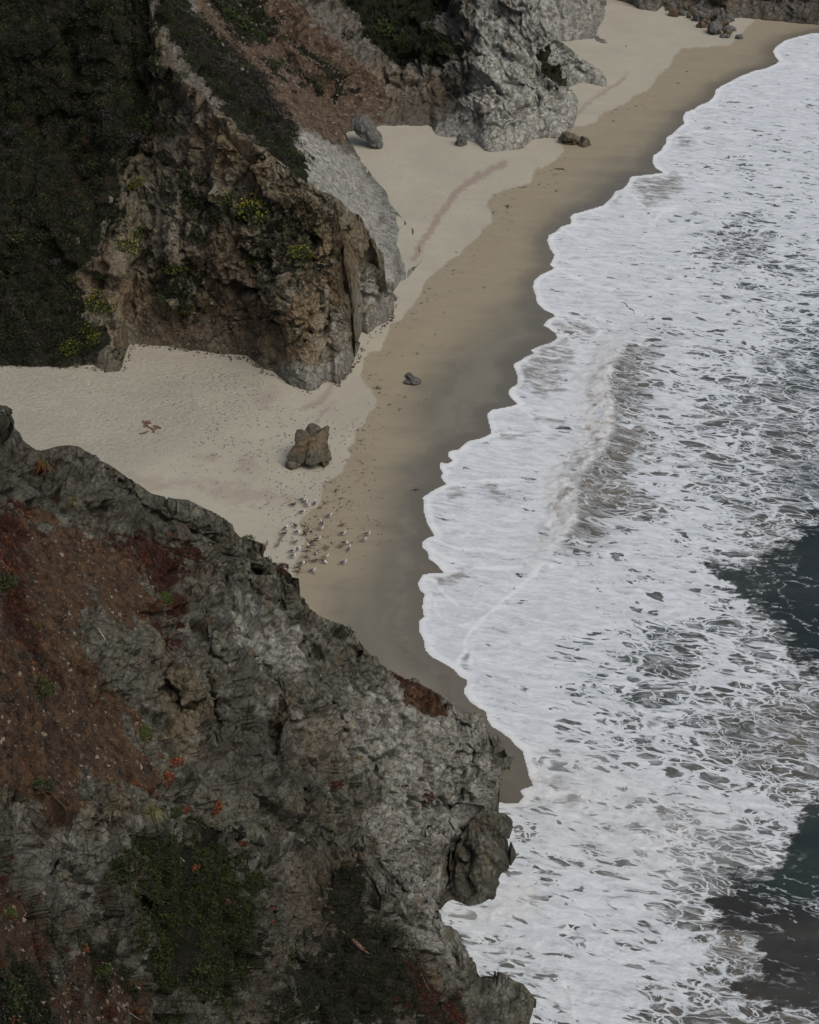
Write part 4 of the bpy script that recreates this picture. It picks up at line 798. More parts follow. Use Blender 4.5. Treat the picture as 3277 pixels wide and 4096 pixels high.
def stones(name, args, label):
    V, F, L = pebble_cloud(*args[:-1], **args[-1]); me = np_mesh(name, V, F, False); add_attr(me, 'lc', L); me.materials.append(M_STONE)
    tag(link(name, me), label, 'stones', kind='stuff')
stones('scree_stones', (BACK, SCREE, 2600, .17, 401, dict(wdt=20, amp=60)), 'pale broken stones strewn down the brown scree gully')
stones('loose_stones', (NEAR, NEAR_SOIL, 1300, .08, 402, dict(wdt=20, amp=80)), 'loose stones in the brown soil of the near cliff')
stones('fallen_stones', (HEAD, [pf((230,640),(560,690),(560,770),(240,720)), pf((400,480),(540,500),(600,700),(420,700)), pf((330,60),(420,220),(370,300),(330,200)), pf((170,560),(240,620),(200,700))], 900, .13, 403, dict(wdt=20, amp=60)), 'small fallen stones on the brown face of the headland')

rr_ = np.random.default_rng(77); q = np.array(p3((0,458),(380,468),(520,478),(560,368),(720,388),(850,408),(1040,428),(1110,482),(1290,572),(1375,518),(1430,535),(1500,442),(1560,340),(1665,242))); tt = np.sort(rr_.random(520)) * (len(q) - 1)
fx = np.interp(tt, np.arange(len(q)), q[:, 0]) + rr_.normal(size=520) * 5; fy = np.interp(tt, np.arange(len(q)), q[:, 1]) + np.abs(rr_.normal(size=520)) * 7
gx, gy, gz2 = on_ground(fx, fy); class_pts = np.stack([gx, gy, gz2 + .03], 1)
class FootLine: pass
FL = FootLine(); FL.id = np.arange(520); FL.px, FL.py, FL.V, FL.N = fx, fy, class_pts, class_pts * 0 + np.array([0, 0, 1.])
stones('foot_debris', (FL, [[(-50, 1200), (1700, 1200), (1700, 1700), (-50, 1700)]], 520, .11, 404, dict()), 'thin line of small stones along the foot of the headland')

# ------------------------------------------------ shrubs, each one a thing
def proto_leaf(name, K, size, mat, seed, flat=.85, aspect=1.6, inner=.3):
    V, F, L = leaves(np.zeros((1, 3)), np.array([[0, 0, 1.]]), np.array([1.]), K, size, flat=flat, seed=seed, aspect=aspect, inner=inner)
    return leaf_mesh(name, V, F, L, mat)
def stem_mesh(name, mat):
    bm = bmesh.new(); r = random.Random(5)
    for k in range(6):
        a = k * 1.05; p = [Vector((0, 0, -.25)), Vector((.12 * math.cos(a), .12 * math.sin(a), .1)), Vector((.5 * math.cos(a + .2), .5 * math.sin(a + .2), .45))]
        tube(bm, p, [.05, .035, .012], 5)
    me = bpy.data.meshes.new(name); bm.to_mesh(me); bm.free(); me.materials.append(mat); return me
def tube(bm, pts, rad, n=6):
    rings = []
    for i, p in enumerate(pts):
        t = (pts[min(i + 1, len(pts) - 1)] - pts[max(i - 1, 0)]).normalized(); u = t.orthogonal().normalized(); v = t.cross(u)
        rings.append([bm.verts.new(p + (u * math.cos(6.2832 * k / n) + v * math.sin(6.2832 * k / n)) * rad[i]) for k in range(n)])
    for a, b in zip(rings[:-1], rings[1:]):
        for k in range(n): bm.faces.new((a[k], a[(k + 1) % n], b[(k + 1) % n], b[k]))
    bm.faces.new(rings[0][::-1]); bm.faces.new(rings[-1])
FOL = {'green': [proto_leaf('foliage', 520, .17, M_GREEN, 500 + i) for i in range(3)], 'dark': [proto_leaf('foliage', 420, .18, M_DARK, 510 + i) for i in range(3)],
       'olive': [proto_leaf('foliage', 420, .18, M_OLIVE, 520 + i) for i in range(2)], 'purple': [proto_leaf('foliage', 420, .2, M_PURPLE, 525 + i) for i in range(2)],
       'bright': [proto_leaf('foliage', 1100, .13, M_BRIGHT, 530 + i, inner=.7) for i in range(2)], 'orange': [proto_leaf('foliage', 420, .26, M_ORANGE, 540 + i, aspect=1.5, inner=.5) for i in range(3)],
       'red': [proto_leaf('foliage', 420, .26, M_RED, 550 + i, inner=.5) for i in range(2)]}
STEM = stem_mesh('stems', M_BARK)
def flower_mesh(seed, K=150):
    V, F, L = leaves(np.zeros((1, 3)), np.array([[0, 0, 1.]]), np.array([1.05]), K, .08, flat=.88, seed=seed, aspect=1.1, inner=.82)
    return leaf_mesh('flowers', V, F, L, M_YEL)
FLO = [flower_mesh(560, 300), flower_mesh(561, 130)]
def shrub(surf, px, py, rpx, kind, label, cat='shrub', group=None, flow=-1, sx=1., sz=1., name='shrub', k=None):
    h = surf.hit(px, py)
    if h is None: return None
    P, Nv = h; dist = (P - cam.location).length; R = rpx / FP * dist
    e = bpy.data.objects.new(name, None); col.objects.link(e); e.empty_display_size = .2
    up = (Nv * .45 + Vector((0, 0, 1))).normalized()
    e.location = P - up * R * .12; e.rotation_mode = 'QUATERNION'; e.rotation_quaternion = up.to_track_quat('Z', 'Y') @ Matrix.Rotation(random.random() * 6.28, 3, 'Z').to_quaternion()
    e.scale = (R * sx, R * (.85 + .3 * random.random()), R * sz)
    tag(e, label, cat, group)
    link('foliage', random.choice(FOL[kind]) if k is None else FOL[kind][k], e)
    link('stems', STEM, e)
    if flow >= 0: link('flowers', FLO[flow], e)['kind'] = 'stuff'
    return e
# bushes in yellow flower, told apart by where they grow
YB = [(288,388,19,0,'sparse yellow flowering bush high on the left of the headland'),(472,420,27,1,'green bush with few yellow flowers left of the largest flowering bush'),(538,448,40,0,'largest yellow flowering bush, upper middle of the headland'),
      (405,422,28,-1,'leafy deep green bush without flowers beside the brown rib'),(307,490,26,1,'dark green bush with scattered yellow tips below the brown rib'),(264,520,26,0,'round flowering bush left of the grey rock rib'),
      (371,570,23,0,'upright bush packed with yellow flowers at the centre of the headland'),(374,606,16,-1,'plain green bush hanging under the upright flowering bush'),(526,548,21,0,'flowering bush left of the reddish plant patch on the headland'),
      (633,535,25,0,'yellow flowering bush nearest the brown nose of the headland'),(320,600,12,1,'tiny flowering bush between grey rock steps'),(210,640,30,0,'wide flowering bush over the lower left gully'),
      (185,695,20,1,'dark bush just above two yellow bushes by the sand'),(200,715,18,0,'very yellow bush close to the small dark outcrop'),(150,732,23,0,'yellow bush lowest on the slope, nearest the sand'),
      (352,625,20,-1,'green bush on the left of the trailing bushes over the sand cliff'),(395,650,17,1,'trailing bush with pale flowers at the lower end of its row'),(441,645,12,-1,'single small round bush on the bare brown scree face'),
      (418,990 - 490,20,-1,'low green bush under the large flowering bush on the headland'),(215,580,17,-1,'mid green bush on the orange soil strip')]
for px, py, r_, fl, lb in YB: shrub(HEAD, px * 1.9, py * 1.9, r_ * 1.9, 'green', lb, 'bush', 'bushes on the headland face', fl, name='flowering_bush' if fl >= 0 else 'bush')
for px, py, r_, kd, lb in [(1185,158,25,'olive','round olive shrub alone on the scree'),(1150,272,36,'green','dark round shrub at the middle of the scree gully'),(1182,256,24,'green','shrub touching the dark round shrub in the scree gully'),(1240,262,20,'dark','small shrub right of the paired scree shrubs'),
       (1615,130,64,'green','large deep green bush at the top above the grey headland'),(1700,170,46,'green','bush right of the large deep green bush at the top'),(1413,418,19,'green','small round shrub above the grey boulder on the scree'),(1310,665,18,'dark','dark shrub alone on the pale slab'),
       (1268,357,16,'dark','small dark shrub among white scree stones'),(1236,388,14,'dark','smallest shrub on the open scree'),(1240,540,15,'green','shrub where the scree meets the pale slab'),(940,60,60,'green','big dark bush at the top of the gully, left'),(1010,110,62,'green','big bush in the middle of the dark clump by the scree'),(1090,160,46,'green','lowest big bush of the dark clump by the scree'),(890,20,50,'dark','topmost bush of the dark clump by the scree'),(1135,90,14,'olive','tiny olive shrub at the scree top'),(1460,150,40,'dark','dark shrub high between scree and grey headland'),(1330,330,30,'olive','olive shrub on the right edge of the scree')]:
    shrub(BACK, px * .951, py * .951, r_ * .951, kd, lb, 'shrub', 'shrubs around the scree gully')
for px, py, r_, kd, lb in [(1250,735,32,'green','green shrub on the ridge crest above the pale slab'),(600,525,50,'green','dark blue green shrub left of the headland crest'),(545,590,55,'purple','grey leafless looking shrub on the dark slope'),(725,570,34,'green','shrub in the gully under the crest'),(410,700,50,'green','deep green shrub in the middle of the dark slope'),(490,390,26,'green','green shrub on the upper dark slope'),(430,430,30,'olive','pale olive shrub on the upper dark slope'),
       (760,325,36,'olive','olive shrub on the ridge crest'),(850,1000,60,'dark','dark shrub between flowering bushes'),(690,665,42,'dark','dark grey shrub below white stones'),(790,740,40,'green','green shrub above the leafy deep green bush'),(70,990,50,'olive','pale olive shrub at the left edge of the dark slope')]:
    shrub(HEAD, px * .951, py * .951, r_ * .951, kd, lb, 'shrub', 'shrubs on the headland slope')
C, Nn = scatter(HEAD, HVEG, 130, seed=611); pxs, pys = project(C)
for i in range(len(C)): shrub(HEAD, pxs[i], pys[i], random.uniform(12, 30), random.choice(['green', 'olive', 'dark', 'dark', 'purple']), 'low dark shrub among the scrub of the shaded slope', 'shrub', 'low shrubs on the shaded slope')
C, Nn = scatter(BACK, BVEG[:-2], 60, seed=612, wdt=10, amp=30); pxs, pys = project(C)
for i in range(len(C)): shrub(BACK, pxs[i], pys[i], random.uniform(10, 26), random.choice(['green', 'olive', 'dark']), 'low green shrub on the slope beside the scree gully', 'shrub', 'low shrubs by the scree gully')
# near cliff plants
NP = [(p5, 688,368,40,'bright','bright green cushion plant below the red ice plant'),(p5, 605,930,42,'bright','bright green cushion plant above the dark leafy mat'),(p5, 152,480,20,'bright','small bright green plant at the left soil edge'),(p5, 170,740,75,'green','loose dark green shrub on the brown soil'),
      (p5, 845,412,16,'green','small green plant in the rock groove'),(p5, 1375,588,16,'dark','small dark plant on the pale rock near the crest'),(p5, 1258,372,28,'dark','grey green shrub on the crest below the gulls'),(p5, 1045,106,26,'olive','olive shrub on top of the crest rock'),(p5, 1450,505,36,'dark','dark shrub leaning out over the sand from the crest'),
      (p7, 165,90,62,'green','green shrub on brown soil at the left'),(p7, 740,185,34,'green','green plant beside the tall grass tuft'),(p7, 30,620,42,'bright','green plant cut by the left edge of the picture'),(p7, 405,850,52,'bright','mossy green plant below the grey rock'),(p7, 1200,800,62,'olive','yellowish shrub between two grey rocks'),
      (p5, 20,300,60,'green','green shrub at the far left beside red plants'),(p7, 20,960,90,'green','dark green bush in the bottom left corner'),(p7, 720,1050,60,'green','green plant at the bottom edge'),(p7, 1160,150,36,'dark','plant in the dark gully of the cliff'),(p5, 1000,1060,20,'bright','small green plant at the foot of the purple rock')]
for pp, x, y, r_, kd, lb in NP:
    (px, py), = pp((x, y)); shrub(NEAR, px, py, r_ * .951, kd, lb, 'plant', 'green plants on the near cliff', name='cushion_plant' if kd == 'bright' else 'shrub', sz=.8)
OP = [(p7,700,35,44,'orange','largest orange succulent clump near the purple rock'),(p7,640,92,16,'red','small red succulent below the largest orange clump'),(p7,568,66,20,'orange','orange succulent left of the largest clump'),(p7,912,168,34,'orange','orange succulent clump on grey rock with a hanging stalk'),(p7,790,176,18,'orange','orange succulent right of the tall grass tuft'),(p7,1020,318,20,'orange','round orange succulent on grey rock above the mat'),
      (p7,822,424,22,'orange','orange succulent at the upper edge of the leafy mat'),(p7,955,566,20,'orange','orange succulent inside the leafy mat'),(p7,1045,500,11,'orange','tiny orange succulent at the right of the mat'),(p7,1145,586,13,'orange','upper of two orange succulents on the grey rock edge'),(p7,1145,642,11,'orange','lower of two orange succulents on the grey rock edge'),
      (p7,765,950,52,'orange','broad orange succulent clump below the leafy mat'),(p7,738,880,20,'orange','orange succulent just above the broad clump'),(p7,140,748,30,'red','dark red succulent on the left brown soil'),(p7,285,762,12,'red','tiny red succulent right of the dark red one'),(p7,350,757,25,'orange','brown orange succulent above the mossy plant'),
      (p7,592,1022,16,'orange','orange succulent near the bottom edge'),(p7,450,1032,30,'red','red succulent near the bottom edge'),(p7,1022,950,13,'orange','orange succulent among dry twigs'),(p7,35,372,26,'red','red succulent on the left edge rock'),(p7,470,320,26,'red','red succulent string on the rock groove'),(p7,10,470,22,'red','red succulent cut by the left edge'),
      (p5,1562,900,14,'red','small red plant alone on the pale rock face'),(p5,1366,722,9,'red','tiny red plant on the pale rock face'),(p8,75,125,30,'red','red brown plant on the pale pillar by the sea'),(p7,1410,78,32,'red','dark red plant over the shadowed gully'),(p5,740,1055,32,'orange','orange succulent beside the white crumbled rock'),(p5,400,800,24,'orange','orange plant on the lower soil slope'),
      (p5,1560,620,20,'red','red plant trailing on the crest over the beach'),(p5,1190,235,26,'red','orange red plant on the crest rock by the gulls'),(p5,1640,680,22,'red','red plant on the crest where it drops to the shore')]
for pp, x, y, r_, kd, lb in OP:
    (px, py), = pp((x, y)); shrub(NEAR, px, py, r_ * .951, kd, lb, 'succulent', 'succulents on the near cliff', name='succulent', sz=.9)
# grass tufts
def tuft(px, py, rpx, mats, label, n=46, seed=0):
    h = NEAR.hit(px, py)
    if h is None: return
    P, Nv = h; L = rpx / FP * (P - cam.location).length; r = random.Random(seed)
    e = bpy.data.objects.new('grass_tuft', None); col.objects.link(e); e.location = P; tag(e, label, 'grass tuft', 'grass tufts on the near cliff')
    for kk, (mt, nm) in enumerate(zip(mats, ('green_blades', 'dry_blades'))):
        V, F = [], []
        for i in range(n):
            a = r.random() * 6.28; ln_ = L * r.uniform(.6, 1.25); out = r.uniform(.15, .75) + .35 * kk; w_ = L * .022
            d = Vector((math.cos(a), math.sin(a), 0)); s_ = Vector((-d.y, d.x, 0)) * w_; b0 = d * L * .08 * r.random()
            pts = [b0, b0 + d * ln_ * out * .35 + Vector((0, 0, ln_ * .6)), b0 + d * ln_ * out * .95 + Vector((0, 0, ln_ * (.95 - out * .9)))]
            k = len(V); V += [pts[0] - s_, pts[0] + s_, pts[1] - s_ * .8, pts[1] + s_ * .8, pts[2] - s_ * .15, pts[2] + s_ * .15]; F += [(k, k + 1, k + 3, k + 2), (k + 2, k + 3, k + 5, k + 4)]
        lc = np.repeat(np.random.default_rng(seed + kk).random(n), 6)
        link(nm, leaf_mesh(nm, np.array([tuple(v) for v in V]), np.array(F), np.stack([lc] * 3, 1), mt), e)
for i, (pp, x, y, r_, m1, m2, lb) in enumerate([(p7,640,215,82,M_BLADE,M_STRAW,'tall grass tuft with straw blades above the dark leafy mat'),(p7,1165,295,36,M_BLADE,M_STRAW,'small green grass tuft beside the pale rounded rock'),(p7,1450,365,42,M_BLADE,M_BLADE,'thin grass tuft by the grey pillar'),(p7,1665,590,34,M_STRAW,M_STRAW,'dry straw tuft at the edge of the pale pillar'),
                                       (p3,188,905,68,M_BLADE,M_ORANGE,'grass tuft with reddish leaves on the crest rock at the left'),(p3,312,1048,46,M_BLADE,M_STRAW,'yellow green tuft in the hollow behind the soil shoulder'),(p5,1515,1050,36,M_STRAW,M_STRAW,'brown dry tuft on the pale cliff face')]):
    (px, py), = pp((x, y)); tuft(px, py, r_ * .951, (m1, m2), lb, seed=i)

# ------------------------------------------------ wood
def stick(name, surf_pts, rads, mat, label, cat, group=None, branches=(), lift=.03):
    """ a bent stick along photo points lying on sand or rock """
    P = []
    for s_, x, y in surf_pts:
        if s_ is None: q = on_ground([x], [y]); P.append(Vector((float(q[0][0]), float(q[1][0]), float(q[2][0]) + lift + sand_bump)))
        else:
            h = s_.hit(x, y); P.append((h[0] + Vector((0, -.05, .1))) if h else P[-1])
    bm = bmesh.new(); pts = []; rr = []
    for i in range(len(P) - 1):
        for t in np.linspace(0, 1, 5)[:-1 if i < len(P) - 2 else None]:
            pts.append(P[i].lerp(P[i + 1], float(t)) + Vector((random.uniform(-1, 1), random.uniform(-1, 1), random.uniform(-.3, .6))) * rads[i] * .3); rr.append(rads[i] * (1 - t) + rads[i + 1] * t)
    tube(bm, pts, rr, 7)
    bmesh.ops.translate(bm, verts=bm.verts, vec=-P[0])
    me = bpy.data.meshes.new(name); bm.to_mesh(me); bm.free(); o = link(name, me, mat=mat); o.location = P[0]; tag(o, label, cat, group); return o
sand_bump = .03
gz_ = lambda *q: [(None, x, y) for x, y in q]
zz = lambda x, y: (500 + x / 6.9, 1640 + y / 6.9)
e = stick('driftwood_branch', gz_(zz(505,330), zz(560,380), zz(600,430), zz(650,490), zz(740,525), zz(890,552)), [.10, .11, .10, .09, .07, .05], M_WOODR, 'forked driftwood branch lying on the pale dry sand', 'driftwood', 'driftwood on the dry sand')
for q, rr_ in (((zz(745,525), zz(790,570), zz(805,630)), [.08, .09, .10]), ((zz(560,385), zz(545,430), zz(540,488)), [.08, .08, .11]), ((zz(485,322), zz(530,335), zz(570,345)), [.03, .05, .04]), ((zz(515,290), zz(530,330), zz(535,370)), [.03, .06, .08])):
    b = stick('twig', gz_(*q), rr_, M_WOODR, None, None); b.parent = e; b.location = b.location - e.location
stick('driftwood_stick', gz_(zz(390,662), zz(470,665), zz(550,648), zz(610,620), zz(632,585)), [.05, .09, .10, .09, .05], M_WOODR, 'curved driftwood stick below the forked branch', 'driftwood', 'driftwood on the dry sand')
stick('driftwood_log', gz_(zz(795,455), zz(860,475), zz(940,495), zz(1005,518)), [.10, .16, .14, .05], M_WOODR, 'short dark driftwood log right of the forked branch', 'driftwood', 'driftwood on the dry sand')
bm = bmesh.new(); q0 = on_ground([zz(655, 0)[0]], [zz(0, 360)[1]]); bmesh.ops.create_cube(bm, size=1); bmesh.ops.scale(bm, vec=(.42, .42, .16), verts=bm.verts); bmesh.ops.bevel(bm, geom=bm.edges[:], offset=.05, segments=2)
bmesh.ops.subdivide_edges(bm, edges=bm.edges[:], cuts=2)
for v in bm.verts: v.co += Vector((random.uniform(-1, 1), random.uniform(-1, 1), random.uniform(-1, 1))) * .015
me = bpy.data.meshes.new('driftwood_stump'); bm.to_mesh(me); bm.free(); o = link('driftwood_stump', me, mat=M_WOODR); o.location = (float(q0[0][0]), float(q0[1][0]), float(q0[2][0]) + .08); o.rotation_euler = (.1, .15, .4); tag(o, 'squat weathered driftwood stump touching the forked branch', 'driftwood', 'driftwood on the dry sand')
for pp, pts, rr_, mt, nm, lb in [(p7, ((478,865),(520,895),(560,920),(588,932)), [.02, .06, .05, .02], M_WOODP, 'bleached_log', 'bleached grey log wedged below the leafy mat'), (p7, ((605,938),(630,925),(658,914)), [.008]*3, M_WOODP, 'twig', 'short pale twig right of the bleached log'),
        (p7, ((1008,842),(1030,838),(1060,833)), [.012, .012, .008], M_WOODP, 'twig', 'pale twig right of the leafy mat'), (p7, ((490,990),(540,1030),(596,1070)), [.012, .016, .01], M_WOODP, 'twig', 'long pale twig near the bottom edge'), (p7, ((843,425),(850,450),(858,472)), [.012] * 3, M_WOODP, 'twig', 'yellow stalk under the orange succulent of the mat'),
        (p5, ((412,492),(432,522),(455,560)), [.03, .035, .02], M_WOODP, 'branch', 'pale broken branch lying on the brown rock slope'), (p7, ((1440,690),(1480,725),(1520,760),(1552,782)), [.03, .12, .13, .04], M_WOODR, 'timber', 'reddish weathered timber on the dark leafy slope'),
        (p7, ((752,368),(775,395),(800,408)), [.02, .035, .015], M_WOODP, 'branch', 'pale curved branch at the top of the leafy mat'), (p8, ((50,870),(80,930),(95,950)), [.01] * 3, M_WOODP, 'twig', 'straw stalk on the red plants at the cliff foot')]:
    stick(nm, [(NEAR,) + q for q in pp(*pts)], rr_, mt, lb, 'wood', 'dead wood on the near cliff')
stick('driftwood_log', [(None,) + q for q in p3((88,449),(105,444),(125,436))], [.10, .13, .09], M_WOODP, 'pale log where the dark slope meets the sand at left', 'driftwood', 'driftwood on the dry sand')

# ------------------------------------------------ boulders
def rock_mesh(name, hulls, subd, amp, mat, seed, ssc=1.6):
    bm = bmesh.new()
    for pts in hulls:
        b2 = bmesh.new()
        for p in pts: b2.verts.new(p)
        r = bmesh.ops.convex_hull(b2, input=b2.verts); bmesh.ops.delete(b2, geom=list({g for g in r['geom_interior'] + r['geom_unused'] if isinstance(g, bmesh.types.BMVert)}), context='VERTS')
        bmesh.ops.triangulate(b2, faces=b2.faces[:])
        for _ in range(subd): bmesh.ops.subdivide_edges(b2, edges=b2.edges[:], cuts=1, use_grid_fill=True, smooth=.12)
        tm = bpy.data.meshes.new('t'); b2.to_mesh(tm); b2.free(); bm.from_mesh(tm); bpy.data.meshes.remove(tm)
    bm.normal_update(); V = np.array([v.co[:] for v in bm.verts]); N = np.array([v.normal[:] for v in bm.verts])
    d, cr = rock_disp(amp, (1, 1, 1), seed, ssc)(V[:, None, :] + seed * 3.1, N[:, None, :]); V = V + N * (d[:, 0] - d.mean())[:, None]
    for v, c in zip(bm.verts, V): v.co = c
    me = bpy.data.meshes.new(name); bm.to_mesh(me); bm.free()
    me.polygons.foreach_set('use_smooth', np.ones(len(me.polygons), bool)); me.materials.append(mat)
    z = np.zeros((len(me.vertices), 3), f32); z2 = z.copy(); z2[:, 2] = (1 - cr[:, 0]) * .4
    return me, z, z2
def boulder_px(name, hulls_px, y0, mat, label, group=None, seed=1, amp=.3, subd=4, ssc=1.6, col_mask=None, cat='boulder', drop=()):
    """ hull corners given as photo point + depth behind the foot """
    H_ = []
    for hi, hp in enumerate(hulls_px):
        pts = []
        for x, y, dy in hp:
            q = at_y(x, y, y0 + dy); pts.append(Vector((float(q[0]), float(q[1]), float(q[2]))))
            if hi in drop: pts.append(Vector((float(q[0]) * .98, float(q[1]), float(ground_z(np.array([q[0]]), np.array([q[1]]))[0]) - .1)))
        H_.append(pts)
    gx, gy = sum(p.x for p in H_[0]) / len(H_[0]), y0 + .5; org = Vector((gx, gy, float(ground_z(np.array([gx]), np.array([gy]))[0])))
    me, a, b = rock_mesh(name, [[p - org for p in h] for h in H_], subd, amp, mat, seed, ssc)
    co = np.array([v.co[:] for v in me.vertices]) + np.array(org[:]); PX, PY = project(co)
    if col_mask: a, b = col_mask(PX, PY, co, a, b)
    add_attr(me, 'ma', a); add_attr(me, 'mb', b); o = link(name, me); o.location = org; return tag(o, label, cat, group)
zb = lambda x, y, d=0.: (1100 + x / 5.75, 1650 + y / 5.75, d)
yb = float(on_ground([1225], [1868])[1][0])
def bmask(PX, PY, co, a, b):
    nz = fbm(co[:, 0], co[:, 1], co[:, 2], 1.2, 3, 90) * 60
    a[:, 2] = pmask(PX, PY, [[zb(*q)[:2] for q in ((400,830),(700,590),(880,560),(1080,440),(1180,280),(1270,330),(1170,560),(1080,680),(1075,930),(850,850),(780,700),(720,930),(480,960))]], 8, nz / 60, 14) * .95; b[:, 2] = np.maximum(b[:, 2], .35 * smooth(1765, 1750, PY + (PX - 1200) * .3)); b[:, 2] = np.maximum(b[:, 2], .35 * smooth(1790, 1820, PY + nz)); return a, b
bould_mat = rock_mat('boulder rock', (.175, .165, .125), (.075, .070, .052), (.29, .28, .22), (.17, .135, .09), 1.4)
boulder_px('boulder', [[zb(1210,295,2.0), zb(1252,330,1.9), zb(1245,375,1.8), zb(1190,500,1.5), zb(1130,620,1.2), zb(1085,700,.8), zb(1088,1100,-.1), zb(900,1220,-.4), zb(690,1195,-.3), zb(745,880,-.1), zb(800,650,.3), zb(830,580,.7), zb(1000,450,1.4), zb(930,470,2.0), zb(1080,370,1.9), zb(1150,320,1.9), zb(900,900,1.9), zb(1050,1000,1.7)],
                       [zb(1000,450,1.5), zb(830,560,.7), zb(740,640,.3), zb(600,640,.6), zb(430,780,.5), zb(300,960,.1), zb(275,1040,0), zb(330,1090,-.1), zb(650,1180,-.25), zb(725,850,0), zb(560,700,.5), zb(700,900,1.7), zb(450,1000,1.5)],
                       [zb(245,1200,-.1), zb(310,1100,0), zb(480,1060,.1), zb(640,1150,0), zb(570,1235,-.4), zb(390,1285,-.6), zb(300,1240,-.4), zb(480,1150,1.)],
                       [zb(790,225,2.6), zb(880,225,2.6), zb(970,270,2.5), zb(1050,345,2.2), zb(1000,460,1.6), zb(840,540,1.2), zb(700,480,1.7), zb(690,370,2.2), zb(740,300,2.5)],
                       [zb(510,405,2.), zb(650,385,2.), zb(800,450,1.6), zb(820,540,1.2), zb(640,620,1.), zb(460,650,1.2), zb(490,560,1.7), zb(505,480,1.9)],
                       [zb(1090,660,.9), zb(1160,560,1.4), zb(1165,700,1.1), zb(1190,860,.7), zb(1120,900,.5), zb(1085,1060,.2), zb(1080,800,.5), zb(1000,800,1.2)]],
           yb, bould_mat, 'large jagged brown and green boulder standing alone on the sand', 'boulders on the beach', seed=3, amp=.10, subd=4, ssc=2.0, col_mask=bmask, drop=(3, 4, 5))
boulder_px('boulder', [[zb(1110,840,.9), zb(1190,830,.9), zb(1200,900,.6), zb(1260,890,.5), zb(1300,1030,.2), zb(1295,1090,.1), zb(1200,1140,0), zb(1090,1110,0), zb(1100,950,.5), zb(1150,1000,1.5), zb(1250,1000,1.3)]], yb + .3, bould_mat, 'small dark boulder touching the right side of the large boulder', 'boulders on the beach', seed=8, amp=.12, subd=3, ssc=2.5)
zw = lambda x, y, d=0.: (1560 + x / 8.625, 1440 + y / 8.625, d)
yw = float(on_ground([1650], [1533])[1][0])
GREYM = rock_mat('smooth grey boulder', (.20, .20, .19), (.08, .08, .075), (.32, .32, .31), (.16, .16, .155), 1.8)
boulder_px('boulder', [[zw(560,470,1.9), zw(650,415,2.3), zw(760,450,2.1), zw(790,520,1.6), zw(700,530,1.4), zw(680,500,2.5), zw(640,600,.9), zw(800,600,.9), zw(540,500,1.6)], [zw(650,600,1.0), zw(760,530,1.5), zw(900,560,1.4), zw(1060,680,.7), zw(1090,760,.2), zw(950,830,-.1), zw(800,840,-.2), zw(700,700,.1), zw(900,700,1.5)], [zw(470,740,.2), zw(540,680,.6), zw(680,660,.8), zw(740,760,0), zw(700,830,-.1), zw(520,800,-.05), zw(600,720,.8)]],
           yw, GREYM, 'low grey rock half buried in the wet sand, alone', 'boulders on the beach', seed=12, amp=.08, subd=3, ssc=3.)
def blob_rock(px, py, w_, h_, label, mat=None, group=None, seed=0, ssc=1.3, cat='boulder', tilt=0., dy=0., name='boulder'):
    """ px,py = foot centre of the rock, w_,h_ its size in the photo """
    r = random.Random(seed); y0 = float(on_ground([px], [py])[1][0]) + dy; pts = []
    dep = w_ / FP * 260 * .8
    for lv, sc_ in ((.12, 1.), (-.12, .95), (.55, .9), (.9, .55)):
        for k in range(7):
            a = k * .9 + r.random() * .6; x = px + math.cos(a) * w_ * .5 * sc_ * r.uniform(.8, 1.05) + tilt * lv * w_
            q = at_y(x, py, y0 + .4 + math.sin(a) * dep * .5 * sc_); g = float(ground_z(np.array([float(q[0])]), np.array([float(q[1])]))[0])
            hh = h_ / FP * 250 * r.uniform(.85, 1.1)
            pts.append(Vector((float(q[0]), float(q[1]), g + lv * hh)))
    c = sum(pts, Vector()) / len(pts); org = Vector((c.x, c.y, float(ground_z(np.array([c.x]), np.array([c.y]))[0])))
    amp = min(.5, w_ / FP * 250 * .25)
    me, a_, b_ = rock_mesh(name, [[p - org for p in pts]], 3, amp, mat or GREYM, seed, ssc)
    a_[:, 2] = 0; add_attr(me, 'ma', a_); add_attr(me, 'mb', b_); o = link(name, me); o.location = org; return tag(o, label, cat, group)
GR = 'boulders on the beach'
y3 = float(on_ground([1500], [592])[1][0])
boulder_px('boulder', [[(1408,478,1.6), (1430,458,2.4), (1470,462,2.6), (1500,505,1.8), (1526,545,.8), (1527,580,0), (1512,592,-.3), (1480,575,-.6), (1440,550,-.3), (1408,520,.3), (1400,500,1.), (1465,500,-.4)], [(1500,520,.6), (1522,545,.4), (1530,590,-.2), (1505,596,-.7), (1475,580,-.6), (1490,540,.4), (1520,560,1.4)]], y3, GREYM, 'long grey boulder lying where the scree meets the sand', GR, seed=21, amp=.22, subd=4, ssc=1.6)
blob_rock(1358, 558, 48, 40, 'small brown grey boulder left of the long grey boulder', seed=23, group=GR, mat=bould_mat, tilt=-.3)
blob_rock(1845, 585, 40, 52, 'white streaked rock in front of the grey headland', seed=24, group=GR)
blob_rock(2285, 575, 80, 34, 'low dark rock at the foot of the grey headland', seed=25, group=GR, mat=bould_mat)
blob_rock(2335, 584, 60, 26, 'flat dark rock nearest the water under the grey headland', seed=26, group=GR, mat=bould_mat)
